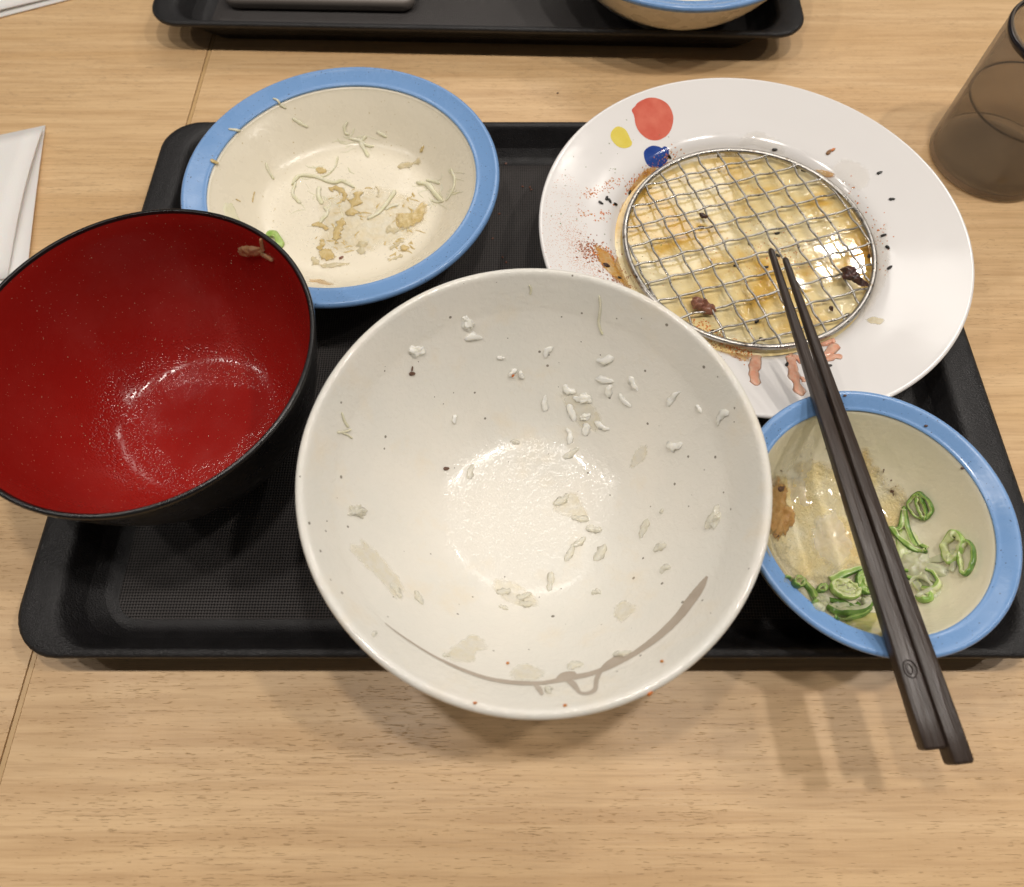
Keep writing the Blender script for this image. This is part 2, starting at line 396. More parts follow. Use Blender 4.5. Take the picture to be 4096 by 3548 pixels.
def tray(label, loc, rz):
    r = thing('serving_tray', label, 'tray', loc, rz, 'black serving trays')
    def R(l, b, rt, tp, rad, z):     # insets from the outer outline
        return [(x-TCX, y-TCY, z) for x, y, z in rr(TX0+l, TX1-rt, TY0+b, TY1-tp, rad, z)]
    L = []
    # underside, foot, outer wall, lip, flat handles, inner wall, floor
    L.append(R(.030, .020, .030, .020, .014, .0022))
    L.append(R(.0275, .0165, .0275, .0165, .016, .0)); L.append(R(.0262, .0150, .0262, .0150, .017, .0006))
    L.append(R(.0165, .0055, .0175, .0055, .019, .0155)); L.append(R(.0150, .0040, .0160, .0040, .020, .0178))
    L.append(R(.0120, .0026, .0120, .0026, .020, .0185)); L.append(R(.0016, .0014, .0016, .0014, .019, .0183)); L.append(R(.0004, .0004, .0004, .0004, .0193, .0190))
    L.append(R(0, 0, 0, 0, .0195, .0203)); L.append(R(.0003, .0003, .0003, .0003, .0194, .0214)); L.append(R(.0014, .0012, .0014, .0012, .0186, .0219))
    L.append(R(.0045, .0022, .0045, .0022, .0185, .0220)); L.append(R(.0090, .0028, .0100, .0028, .0183, .0219)); L.append(R(.0128, .0033, .0140, .0033, .0182, .0217))
    L.append(R(.0146, .0040, .0156, .0040, .0182, .0209)); L.append(R(.0156, .0048, .0166, .0048, .0184, .0190))
    L.append(R(.0205, .0095, .0210, .0095, .0180, .0088)); L.append(R(.0218, .0108, .0223, .0108, .0170, .0066)); L.append(R(.0238, .0128, .0243, .0128, .0150, .0050))
    L.append(R(.0265, .0150, .0270, .0150, .0120, .0044))
    L.append(R(.0290, .0170, .0290, .0160, .0100, .0043))
    body = obj('body', loops('tray_body', L), M['tray'], r)
    F = [R(.0290, .0170, .0290, .0160, .0100, .0044), R(.0293, .0173, .0293, .0163, .0098, .0048)]
    obj('grip_mat', loops('grip_mat', F, False, True), M['mat'], r)
    return r, body
T1, tray_body = tray('black plastic tray in front carrying the used bowls and plate', (TCX, TCY, 0), 0)
th = math.atan2(-.0118, .4067)
ct, st = math.cos(th), math.sin(th)
cx0, cy0 = TX0-TCX, TY0-TCY
T2X = -.2254-(ct*cx0-st*cy0); T2Y = .4005-(st*cx0+ct*cy0)
tray('black plastic tray at the far edge carrying a blue-rimmed bowl', (T2X, T2Y, 0), th)
Z0 = .0049

# ------------------------------------------------------------ crockery
BV = {}
def reg(key, *objs):
    bpy.context.view_layer.update()
    vs = []; ps = []
    for o in objs:
        b = len(vs); vs += [o.matrix_world @ v.co for v in o.data.vertices]; ps += [[b+i for i in p.vertices] for p in o.data.polygons]
    BV[key] = BVHTree.FromPolygons(vs, ps)

def blue_bowl(label, loc, R, H, prof_out, prof_in, group):
    r = thing('blue_rimmed_bowl', label, 'bowl', loc, 0, group)
    body = obj('body', lathe('blue_bowl_body', prof_out+prof_in), M['cream'], r)
    return r, body
# salad bowl
SC = Vector((-.0843, .2568, Z0)); sh = .0381; sr = .0781
def salad_bowl(label, loc, group):
    r = thing('blue_rimmed_bowl', label, 'bowl', loc, 0, group)
    b = obj('body', lathe('salad_body', [(0, .0032), (.030, .0032), (.0345, .003), (.0355, 0), (.0375, 0), (.0385, .0035), (.0455, .0075), (.0535, .0165), (.0645, .0285), (.0715, .0335), (.0735, .0345),
        (.0735, .0352), (.069, .0346), (.0660, .0338), (.0651, .0327), (.0610, .0284), (.0560, .0228), (.0510, .0172), (.0475, .0139), (.0435, .0121), (.036, .0114), (.02, .0112), (0, .0111)]), M['cream'], r)
    rim = obj('rim', lathe('salad_rim', [(.0670, .0335), (.0720, .0338), (.0765, .0345), (.0779, .0354), (.0781, .0368), (.0774, .0380), (.0762, .0383), (.0745, .0376), (.0715, .0366), (.0685, .0358), (.0669, .0356), (.0664, .0349), (.0670, .0335)]), M['blue'], r)
    return r, b, rim
salad, sb, srim = salad_bowl('large cream bowl with blue rim and cabbage scraps, left of the plate', SC, 'blue rimmed bowls')
reg('salad', sb, srim)
fr_ = at(2790, 36, .0515)
far = thing('blue_rimmed_bowl', 'deep blue-rimmed bowl on the far tray, cut by the top of the picture', 'bowl', (fr_.x, fr_.y+.0800, Z0), 0, 'blue rimmed bowls')
obj('body', lathe('far_body', [(0, .004), (.028, .004), (.0325, .003), (.0335, 0), (.037, 0), (.038, .004), (.050, .0105), (.062, .0215), (.0715, .034), (.0768, .0425), (.0765, .0435), (.073, .0435), (.0690, .0415), (.060, .028), (.045, .015), (.03, .011), (0, .010)]), M['cream'], far)
obj('rim', lathe('far_rim', [(.0700, .0424), (.0750, .0422), (.0785, .0431), (.0798, .0444), (.0800, .0459), (.0790, .0470), (.0775, .0471), (.0740, .0456), (.0700, .0446), (.0692, .0436), (.0700, .0424)]), M['blue'], far)
# small bowl
MC = Vector((.1353, .081, Z0))
small = thing('blue_rimmed_bowl', 'small blue-rimmed bowl holding grated radish and scallions under the chopsticks', 'bowl', MC, 0, 'blue rimmed bowls')
mb = obj('body', lathe('small_body', [(0, .0030), (.020, .0030), (.0235, .0028), (.0245, 0), (.0265, 0), (.0272, .0035), (.0335, .0085), (.0400, .0180), (.0448, .0320), (.0470, .0415),
    (.0462, .0432), (.0438, .0436), (.0429, .0426), (.0418, .0396), (.0390, .0320), (.0350, .0232), (.0295, .0160), (.0225, .0125), (.010, .0115), (0, .0114)]), M['cream_wet'], small)
mrim = obj('rim', lathe('small_rim', [(.0452, .0415), (.0485, .0432), (.0504, .0448), (.0510, .0462), (.0507, .0472), (.0498, .0477), (.0486, .0474), (.0465, .0462), (.0448, .0452), (.0438, .0448), (.0434, .0440), (.0452, .0415)]), M['blue'], small)
reg('small', mb, mrim)
# rice bowl
RC = Vector((.0074, .0917, Z0))
rice = thing('speckled_rice_bowl', 'large off-white speckled bowl in the middle with leftover rice grains', 'bowl', RC)
rb = obj('body', lathe('rice_body', [(0, .004), (.024, .004), (.0275, .003), (.0285, 0), (.031, 0), (.032, .005), (.043, .0115), (.054, .0225), (.0635, .0375), (.0715, .0520), (.0778, .0640), (.0805, .0700),
    (.0813, .0722), (.0810, .0738), (.0797, .0745), (.0782, .0738), (.0768, .0715), (.0748, .0675), (.0722, .0620), (.0703, .0580), (.0660, .0515), (.0590, .0415), (.0510, .0310), (.0440, .0232), (.0375, .0180), (.0300, .0152), (.015, .0140), (0, .0137)],
    168, 4, .004), M['glaze'], rice)
reg('rice', rb)
# red bowl
DC = Vector((-.1363, .1330, Z0))
soup = thing('soup_bowl', 'empty black lacquer soup bowl with red inside, left edge of the tray', 'bowl', DC)
db = obj('body', lathe('soup_body', [(0, .005), (.021, .005), (.0235, .004), (.024, 0), (.026, 0), (.0268, .006), (.033, .0085), (.0410, .0180), (.0505, .0320), (.0565, .0460), (.0610, .0620), (.0640, .0765), (.0645, .0795),
    (.0641, .0806), (.0630, .0808), (.0627, .0802), (.0624, .0790), (.0623, .0775), (.0621, .0765)]), M['blacklac'], soup)
dl = obj('lining', lathe('soup_lining', [(.0624, .0796), (.0611, .0750), (.0590, .0650), (.0560, .0520), (.0510, .0380), (.0440, .0260), (.0370, .0180), (.0315, .0150), (.025, .0143), (.012, .0140), (0, .0140)]), M['red'], soup)
reg('soup', dl)
# white plate
PC = Vector((.1141, .2255, Z0))
plate = thing('white_plate', 'oval-looking white plate with red, yellow and blue dots and a wire mesh', 'plate', PC)
pb = obj('body', lathe('plate_body', [(0, .0120), (.040, .0120), (.0470, .0115), (.0480, 0), (.0505, 0), (.0520, .0120), (.0600, .0155), (.0700, .0225), (.0850, .0290), (.0980, .0338), (.1008, .0352),
    (.1014, .0364), (.1010, .0373), (.1000, .0375), (.0980, .0368), (.0900, .0340), (.0800, .0305), (.0730, .0283), (.0690, .0268), (.0662, .0248), (.0640, .0222), (.0615, .0196), (.0580, .0185), (.050, .0180), (.02, .0178), (0, .0178)], 192), M['white'], plate)
reg('plate', pb)
SZ = Z0+.0213
pool = []; fs = []
seg = 96; ringsn = 14; vs = [(0, 0, 0)]
for k in range(1, ringsn+1):
    for i in range(seg):
        a = 2*math.pi*i/seg; rr_ = .0632*k/ringsn
        if k == ringsn: rr_ *= 1+.012*noise.noise((math.cos(a)*2, math.sin(a)*2, 0))
        vs.append((rr_*math.cos(a), rr_*math.sin(a), .00025*noise.noise((rr_*math.cos(a)*70, rr_*math.sin(a)*70, 1))))
for i in range(seg): fs.append((0, 1+i, 1+(i+1) % seg))
for k in range(ringsn-1):
    for i in range(seg):
        j = (i+1) % seg; fs.append((1+k*seg+i, 1+(k+1)*seg+i, 1+(k+1)*seg+j, 1+k*seg+j))
po = obj('sauce_pool', mesh('sauce_pool', vs, fs), M['sauce'], None, "thin amber sauce pooled in the plate's well under the wire mesh", 'sauce', kind='stuff')
po.location = (PC.x, PC.y, SZ)
reg('pool', po)
BV['platepool'] = None

# ------------------------------------------------------------ wire mesh on the plate
MZ = Z0+.0248
wm = thing('wire_mesh', 'round stainless wire mesh lying in the white plate', 'wire rack', (.1158, .2256, MZ))
def tube(path, r, seg=6, closed=False, cap=True):
    P = [Vector(p) for p in path]; n = len(P); vs = []; fs = []
    for i, p in enumerate(P):
        a = P[(i-1) % n] if closed or i else P[i]; b = P[(i+1) % n] if closed or i < n-1 else P[i]
        t_ = (b-a).normalized(); s = t_.cross(Vector((0, 0, 1)));  s = s.normalized() if s.length > 1e-6 else Vector((1, 0, 0)); u = s.cross(t_)
        rr2 = r[i] if isinstance(r, list) else r
        for k in range(seg):
            q = 2*math.pi*k/seg; vs.append(p+(s*math.cos(q)+u*math.sin(q))*rr2)
    for i in range(n if closed else n-1):
        for k in range(seg):
            j = (k+1) % seg; i2 = (i+1) % n
            fs.append((i*seg+k, i*seg+j, i2*seg+j, i2*seg+k))
    if not closed and cap:
        fs.append(tuple(range(seg))[::-1]); fs.append(tuple((n-1)*seg+k for k in range(seg)))
    return vs, fs
RR = .0603
vs, fs = tube([(RR*math.cos(2*math.pi*i/160), RR*math.sin(2*math.pi*i/160), .0) for i in range(160)], .0014, 10, True)
obj('ring', mesh('mesh_ring', vs, fs), M['steel'], wm)
SP = .01125; A0 = math.radians(17.6)
for fam in (0, 1):
    ang = A0+fam*math.pi/2
    d = Vector((math.cos(ang), math.sin(ang), 0)); nrm = Vector((-math.sin(ang), math.cos(ang), 0))
    off = (.0030, .0006)[fam]
    for k in range(-6, 7):
        c = k*SP+off+random.uniform(-.0003, .0003)
        if abs(c) > RR*.97: continue
        hl = math.sqrt(RR*RR-c*c)-.0002; n = int(2*hl/.0009)+2; path = []
        bow = random.uniform(-.0006, .0006)
        for i in range(n):
            s_ = -hl+2*hl*i/(n-1)
            ph = (s_-(.0006 if fam == 0 else -.0030))/SP*math.pi
            w = math.cos(ph)*(1 if (k+fam) % 2 else -1)
            z = .00052*w
            lat = .00028*math.sin(2*ph+1.0)
            path.append(d*s_+nrm*(c+bow*(1-(s_/hl)**2)+lat)+Vector((0, 0, z)))
        vs, fs = tube(path, .00056, 7)
        obj('wire', mesh('wire', vs, fs), M['steel'], wm)

# ------------------------------------------------------------ laying things on surfaces
def cast(u, v, key):
    d = ray(u, v); best = None
    for k in (key if isinstance(key, tuple) else (key,)):
        h = BV[k].ray_cast(ORG, d)
        if h[0] is not None and (best is None or h[3] < best[3]): best = h
    if best is None: return None
    n = best[1]
    if n.dot(d) > 0: n = -n
    return best[0], n, best[3]
def snap(p, key):
    best = None
    for k in (key if isinstance(key, tuple) else (key,)):
        h = BV[k].find_nearest(p)
        if h[0] is not None and (best is None or h[3] < best[3]): best = h
    n = best[1]
    if n.dot(ORG-best[0]) < 0: n = -n
    return best[0], n
def px(dist): return dist/(FPX*4)          # metres per photo pixel, about
def finish(name, vs, fs, mat, label, cat, group, kind=None, parent=None, mi=None, edge=None):
    c = Vector((0, 0, 0))
    for v in vs: c += Vector(v)
    c /= len(vs); c.z = min(v[2] for v in vs)
    me = mesh(name, [Vector(v)-c for v in vs], fs, True, mi)
    if edge and len(edge) == len(me.vertices):
        at_ = me.attributes.new('edge', 'FLOAT', 'POINT'); at_.data.foreach_set('value', edge)
    o = obj(name, me, mat, None, label, cat, group, kind); o.location = c
    return o
def ribbon(name, pts, w, thick, key, mat, label, cat, group=None, rough=.15, lift=.0, f=1, ox=0, oy=0, kind=None, curl=0):
    """a strip lying on a surface: pts in crop pixels (ox + x*f)"""
    P = spline([(ox+x*f, oy+y*f, 0) for x, y in pts], 6); H = []
    for p in P:
        h = cast(p.x, p.y, key)
        if h: H.append(h)
    if len(H) < 3: return
    n = len(H); sd = random.random()*90; vs = []; fs = []; W_ = w*f*px(sum(h[2] for h in H)/n)
    for i, (p, nn, d) in enumerate(H):
        a = H[max(i-1, 0)][0]; b = H[min(i+1, n-1)][0]; t_ = (b-a).normalized(); s = nn.cross(t_).normalized()
        e = min(i, n-1-i)/max(1, n-1)*2; taper = min(1, .35+e*3.0)
        hw = W_/2*taper*(1+rough*2*noise.noise((sd, i*.35, 0)))
        lf = lift*(math.sin(math.pi*i/(n-1)))+curl*(i/(n-1))**2
        for q, hz in ((-1, .02), (-.7, .75), (0, 1.0), (.7, .75), (1, .02)):
            pp = p+s*(q*hw*(1+rough*noise.noise((sd+9*q, i*.5, 4))))
            sp, sn = snap(pp, key) if lf < .0005 else (pp, nn)
            vs.append(sp+sn*(thick*hz*(.7+.6*taper*.5)+lf+.00005))
        vs.append(vs[-3]-nn*(thick*1.0))
    m_ = 6
    for i in range(n-1):
        for k_, l_ in ((0, 1), (1, 2), (2, 3), (3, 4), (4, 5), (5, 0)):
            fs.append((i*m_+k_, i*m_+l_, (i+1)*m_+l_, (i+1)*m_+k_))
    fs.append((0, 1, 2, 3, 4, 5)); fs.append(tuple((n-1)*m_+k for k in range(6)))
    eg = []
    for i in range(n):
        e2 = max(0, 1-min(i, n-1-i)/3.0); eg += [max(q, e2) for q in (1, .45, 0, .45, 1, .6)]
    return finish(name, vs, fs, mat, label, cat, group, kind, edge=eg)
def patch(name, poly, thick, key, mat, label, cat, group=None, f=1, ox=0, oy=0, jag=.06, lump=.35, kind=None, parent=None, base=.00005, rings=8, freq=5, flat=False):
    """a film or print inside an outline (crop pixels), laid on the surface"""
    P = spline([(ox+x*f, oy+y*f, 0) for x, y in poly], max(3, 60//len(poly)), True)
    c = sum(P, Vector((0, 0, 0)))/len(P); sd = random.random()*90; n = len(P)
    vs = []; fs = []; eg = []
    def add(u, v, k):
        h = cast(u, v, key)
        if h is None: h = (at(u, v, .02), Vector((0, 0, 1)), .3)
        p, nn, d = h
        prof = (1-k**6) if not flat else 1
        eg.append(k**2.2)
        vs.append(p+nn*(base+thick*prof*(1+lump*noise.noise(p*420+Vector((sd, 0, 0))))))
    add(c.x, c.y, 0)
    for r in range(1, rings+1):
        k = r/rings
        for i, p in enumerate(P):
            a = 2*math.pi*i/n
            j = 1+jag*k*(noise.noise((math.cos(a)*freq+sd, math.sin(a)*freq, 0))+.5*noise.noise((math.cos(a)*freq*3+sd, math.sin(a)*freq*3, 5)))
            q = c+(p-c)*k*j; add(q.x, q.y, k)
    for i in range(n): fs.append((0, 1+i, 1+(i+1) % n))
    for r in range(rings-1):
        for i in range(n):
            j = (i+1) % n; fs.append((1+r*n+i, 1+(r+1)*n+i, 1+(r+1)*n+j, 1+r*n+j))
    if parent is not None:
        inv = parent.matrix_world.inverted(); me = mesh(name, [inv @ v for v in vs], fs); return obj(name, me, mat, parent, label)
    return finish(name, vs, fs, mat, label, cat, group, kind, edge=eg)
def grain_mesh(name, L, Wd, Hh, bend=.0, lump=0, pointed=0):
    vs = []; fs = []; nu = 9; nv = 8; sd = random.random()*50
    for i in range(nu+1):
        t_ = -1+2*i/nu; rad = math.sqrt(max(0, 1-abs(t_)**2.4))
        if pointed: rad *= (1-pointed*(t_+1)/2)
        for k in range(nv):
            a = 2*math.pi*k/nv
            q = 1+lump*noise.noise((t_*2+sd, math.cos(a)*1.5, math.sin(a)*1.5))
            vs.append((t_*L/2, rad*Wd/2*math.cos(a)*q+bend*L*(t_*t_-.4), rad*Hh/2*math.sin(a)*q))
    for i in range(nu):
        for k in range(nv):
            j = (k+1) % nv; fs.append((i*nv+k, i*nv+j, (i+1)*nv+j, (i+1)*nv+k))
    fs.append(tuple(range(nv))[::-1]); fs.append(tuple(nu*nv+k for k in range(nv)))
    return mesh(name, vs, fs)
def lay(o, u, v, ang, key, sink=.35, hh=.0015, lift=0):
    h = cast(u, v, key)
    if h is None: return False
    h2 = cast(u+12*math.cos(math.radians(ang)), v-12*math.sin(math.radians(ang)), key)
    p, n, d = h; X = (h2[0]-p) if h2 else Vector((1, 0, 0)); X = (X-n*X.dot(n)).normalized(); Y = n.cross(X)
    m = Matrix((X, Y, n)).transposed().to_4x4(); m.translation = p+n*(hh*sink+lift); o.matrix_world = m
    return True

# ------------------------------------------------------------ printed spots on the plate, brush ring in the rice bowl
kf, kx, ky = .5306, 2100, 300
patch('painted_dot', [(805, 265), (830, 235), (855, 205), (930, 172), (1010, 180), (1080, 225), (1117, 310), (1105, 400), (1065, 460), (1000, 492), (930, 485), (870, 440), (835, 380), (822, 310)],
      .00003, 'plate', M['paint_red'], 'large coral red dot', None, f=kf, ox=kx, oy=ky, jag=.0, lump=0, parent=plate, flat=True, rings=10)
patch('painted_dot', [(650, 430), (680, 395), (715, 390), (755, 410), (780, 450), (795, 485), (807, 510), (795, 538), (750, 552), (700, 540), (660, 500), (645, 465)],
      .00003, 'plate', M['paint_yellow'], 'small yellow dot', None, f=kf, ox=kx, oy=ky, jag=.0, lump=0, parent=plate, flat=True)
patch('painted_dot', [(895, 590), (915, 555), (960, 533), (1010, 540), (1030, 550), (1050, 538), (1075, 548), (1085, 575), (1075, 640), (1040, 685), (990, 700), (935, 688), (905, 645)],
      .00003, 'plate', M['paint_blue'], 'dark blue dot', None, f=kf, ox=kx, oy=ky, jag=.0, lump=0, parent=plate, flat=True)

def stroke(pts, key, parent, mat, name, label=None, ox=0, oy=0, f=1):
    """brush stroke print: pts (x, y, width) in crop pixels"""
    bpy.context.view_layer.update()
    P = spline([(ox+x*f, oy+y*f, w*f) for x, y, w in pts], 8); vs = []; fs = []
    for i, p in enumerate(P):
        a = P[max(i-1, 0)]; b = P[min(i+1, len(P)-1)]; d = Vector((b.x-a.x, b.y-a.y)).normalized()
        for q in (-1, 0, 1):
            e = 1+.12*noise.noise((i*.8, q*5, 3))
            h = cast(p.x-d.y*q*p.z/2*e, p.y+d.x*q*p.z/2*e, key)
            vs.append(h[0]+h[1]*.00012)
    for i in range(len(P)-1):
        for q in (0, 1): fs.append((i*3+q, i*3+q+1, i*3+q+4, i*3+q+3))
    inv = parent.matrix_world.inverted()
    return obj(name, mesh(name, [inv @ v for v in vs], fs), mat, parent, label)
pring = stroke([(330, 818, 3), (400, 872, 6), (500, 940, 9), (600, 1000, 10), (700, 1050, 16), (800, 1092, 18), (900, 1124, 20), (1000, 1142, 22), (1100, 1150, 24), (1200, 1148, 20), (1300, 1132, 26), (1350, 1120, 30),
        (1450, 1102, 26), (1550, 1068, 26), (1650, 1020, 26), (1750, 958, 32), (1850, 882, 40), (1950, 785, 46), (2010, 705, 52), (2070, 625, 44), (2110, 560, 12)], 'rice', rice, M['brush'], 'painted_ring', None, 1300, 1900, .725)
for s_ in ([(1150, 1155, 8), (1180, 1180, 30), (1200, 1215, 16)], [(1330, 1135, 10), (1370, 1155, 34), (1415, 1205, 16), (1485, 1190, 24), (1498, 1130, 26), (1520, 1085, 24), (1560, 1045, 30), (1620, 1010, 34), (1680, 990, 12)],
           [(1265, 1140, 6), (1310, 1110, 34), (1370, 1100, 30), (1385, 1112, 8)]):
    stroke(s_, 'rice', pring, M['brush'], 'painted_branch', None, 1300, 1900, .725)

# ------------------------------------------------------------ rice grains
def grain(x, y, ang, L, lab, ox, oy, f, kind='grain', mt='rice'):
    if oy == 1900 or 'floor' in lab or 'flat' in lab: mt = 'rice_clear'
    u, v = ox+x*f, oy+y*f
    h = cast(u, v, 'rice')
    if not h: return
    Lm = L*f*px(h[2]); Lm = min(max(Lm, .0022), .0085)
    wd = min(.0031, Lm*.5)*random.uniform(.85, 1.1)
    if kind == 'clump':
        bm = bmesh.new(); bmesh.ops.create_icosphere(bm, subdivisions=4, radius=1); sd = random.random()*80
        for q in bm.verts:
            n_ = q.co.normalized(); k_ = 1+.75*noise.noise(n_*1.5+Vector((sd, 0, 0)))+.28*noise.noise(n_*3.6+Vector((0, sd, 0)))
            q.co = Vector((n_.x*Lm*.46*k_, n_.y*Lm*.30*k_, n_.z*.0013*k_))
        vs = [q.co.copy() for q in bm.verts]; fs = [tuple(v_.index for v_ in p.verts) for p in bm.faces]; bm.free()
        me = mesh('rice_clump', vs, fs); o = obj('rice_clump', me, M[mt], None, lab, 'rice', 'rice left in the speckled bowl')
        lay(o, u, v, ang, 'rice', .12, .0018); return
    me = grain_mesh('rice_grain', Lm*random.uniform(.9, 1.08), wd, random.uniform(.0014, .0021), random.uniform(-.16, .16), 1.0, random.choice((0, 0, .25, .4)))
    o = obj('rice_grain', me, M[mt], None, lab, 'rice', 'rice left in the speckled bowl')
    lay(o, u, v, ang, 'rice', .16, .0022)
far_r = 'white rice grain in the loose cluster on the far right wall of the speckled bowl'
for a, l_ in [((1665, 825, -30, 95), 'rice grain touching the upper left of the lumpy knot in the far right cluster'), ((1875, 770, -8, 110), 'level rice grain just below the highest one of the far right group'),
             ((1900, 830, 70, 90), 'upright rice grain whose top touches the level grain at the far right'), ((1995, 890, -50, 110), 'plump slanting rice grain at the right of the far right cluster'),
             ((1680, 960, -70, 120), 'steep rice grain directly below left of the lumpy knot'), ((1860, 1040, -28, 130), 'longest rice grain at the lower right of the far right cluster'),
             ((1765, 1060, 75, 90), 'upright rice grain at the bottom of the far right cluster'), ((1520, 905, 85, 120), 'upright rice grain standing alone left of the far right cluster')]:
    grain(*a, l_, 1150, 1000, .6767)
grain(1750, 875, 10, 105, 'lumpy knot of rice in the middle of the far right cluster', 1150, 1000, .6767, 'clump')
grain(1760, 985, 10, 70, 'small broken rice lump just below the knot in the far right cluster', 1150, 1000, .6767, 'clump')
grain(1540, 600, 55, 90, 'single rice grain high on the far wall, upright and alone', 1150, 1000, .6767)
grain(1880, 650, 10, 120, 'long rice grain highest of the far right group', 1150, 1000, .6767)
grain(2045, 790, -60, 95, 'broken rice piece at the right end of the far right cluster', 1150, 1000, .6767)
grain(1665, 1100, -85, 100, 'thin rice grain below the far right cluster, lying upright', 1150, 1000, .6767)
grain(1675, 1200, 30, 120, "slanted rice grain at the edge of the bowl's floor under the cluster", 1150, 1000, .6767)
grain(1080, 1310, 70, 110, "pale rice grain at the left edge of the bowl's floor beside the dark seed", 1150, 1000, .6767)
grain(760, 600, 5, 120, 'white rice lump on the upper left wall above the brown crumb', 1150, 1000, .6767, 'clump')
grain(1065, 430, -50, 110, 'upper of two rice lumps stuck high on the far left wall', 1150, 1000, .6767, 'clump')
grain(1100, 515, 2, 115, 'lower of two rice lumps stuck high on the far left wall', 1150, 1000, .6767)
grain(1330, 722, 40, 70, 'rice fragment with a red chilli fleck on the far wall', 1150, 1000, .6767)
grain(1382, 735, -70, 62, 'small rice fragment touching the one with the red fleck', 1150, 1000, .6767)
grain(1260, 635, 0, 52, 'tiny rice crumb on the far wall above the red fleck', 1150, 1000, .6767)
grain(985, 1000, 80, 55, 'square yellowish crumb on the left wall', 1150, 1000, .6767)
grain(1345, 1135, -15, 62, "small rice piece at the far edge of the bowl's floor", 1150, 1000, .6767)
flo = "rice grain lying on the right half of the speckled bowl's floor"
for a, l_ in [((1730, 1590, -10, 110), "upper of the two level rice grains right on the bowl's floor"), ((1810, 1650, -5, 90), "lower of the two level rice grains right on the bowl's floor"),
             ((1620, 1480, 35, 130), "slanting rice grain in the starch smear on the bowl's floor"), ((1725, 1725, 35, 90), "short rice grain under the two level ones on the bowl's floor")]: grain(*a, l_, 1150, 1000, .6767)
for a, l_ in [((1350, 430, 68, 110), "left one of the two lowest upright rice grains on the bowl's floor"), ((1520, 430, 55, 110), "right one of the two lowest upright rice grains on the bowl's floor")]: grain(*a, l_, 1300, 1900, .725)
grain(410, 1545, 0, 120, 'flat pale rice lump on the left wall', 1150, 1000, .6767, 'clump')
rw = 'rice grain on the right wall of the speckled bowl'
for a, l_ in [((360, 720, 50, 100), 'highest rice grain on the right wall of the speckled bowl'), ((597, 815, 50, 115), 'rice grain nearest the right rim of the speckled bowl'), ((365, 955, 8, 105), 'level rice grain in the middle of the right wall')]: grain(*a, l_, 2400, 1000, .8197)
grain(485, 775, -60, 50, 'tiny rice crumb between two grains on the right wall', 2400, 1000, .8197)
grain(560, 1310, 65, 120, 'broad flattened rice lump low on the right wall', 2400, 1000, .8197, 'clump')
grain(217, 1360, 70, 120, 'long rice grain with a brown tip right of the floor', 2400, 1000, .8197)
nw = "translucent rice grain on the near side of the speckled bowl"
for a, l_ in [((1850, 400, 25, 100), 'upper translucent rice grain low on the right wall'), ((1880, 520, 30, 80), 'lower translucent rice grain low on the right wall'),
             ((1500, 650, 0, 60), 'small round translucent grain right of the floor smear'), ((1245, 590, 80, 110), 'upright translucent grain just right of the floor smear'),
             ((1100, 670, 20, 90), 'translucent grain in the right end of the floor smear'), ((1110, 712, 0, 80), 'translucent grain at the bottom of the floor smear'),
             ((985, 735, -20, 60), 'short translucent grain just below the floor smear'), ((985, 645, 15, 90), 'translucent grain in the left end of the floor smear'),
             ((390, 640, -55, 100), 'translucent grain at the lower end of the long left smear'), ((515, 680, -60, 90), 'translucent grain to the right of the long left smear'),
             ((270, 880, 60, 50), 'small yellowish grain at the left end of the painted ring'), ((670, 1000, 0, 50), 'small round grain above the left half of the painted ring'),
             ((1860, 200, 60, 32), 'tiny rice crumb right of the grain with a brown tip')]:
    grain(*a, l_, 1300, 1900, .725)
grain(1235, 1190, -80, 90, 'rice grain hanging below the painted ring', 1300, 1900, .725)
grain(1640, 990, 10, 100, 'rice grain lying across the painted ring at the right', 1300, 1900, .725)
grain(1380, 1055, 15, 90, 'rice grain just above the painted ring', 1300, 1900, .725)
grain(180, 205, -8, 110, 'flat white rice flake at the left of the bowl', 1300, 1900, .725)
def film(poly, lab, key, mat, ox, oy, f, th=.0004, **kw):
    return patch('food_residue', poly, th, key, mat, lab, 'food residue', None, f=f, ox=ox, oy=oy, jag=.18, kind='stuff', **kw)
film([(770, 900), (830, 875), (900, 920), (905, 965), (840, 975), (820, 1040), (740, 1040), (660, 1010), (700, 950)], 'yellowish starch smear on the near wall of the speckled bowl', 'rice', M['rice_film'], 1300, 1900, .725)
film([(1030, 1060), (1110, 1040), (1220, 1080), (1200, 1120), (1120, 1150), (1010, 1120)], 'starch smear touching the painted ring', 'rice', M['rice_film'], 1300, 1900, .725)
film([(1600, 720), (1660, 690), (1720, 730), (1690, 780), (1640, 820), (1590, 780)], 'small starch smear right of the painted ring', 'rice', M['rice_film'], 1300, 1900, .725)
film([(130, 400), (220, 360), (330, 470), (430, 600), (420, 700), (330, 620), (210, 500)], 'long pale starch smear on the left wall of the speckled bowl', 'rice', M['rice_film'], 1300, 1900, .725, .0003)
film([(930, 590), (1010, 570), (1140, 650), (1180, 720), (1090, 730), (960, 680)], "starch smear on the near part of the speckled bowl's floor", 'rice', M['rice_film'], 1300, 1900, .725, .0003)
film([(1640, 1440), (1700, 1430), (1780, 1560), (1760, 1620), (1680, 1590), (1560, 1540)], "starch smear among the grains on the speckled bowl's floor", 'rice', M['rice_film'], 1150, 1000, .6767, .0003)

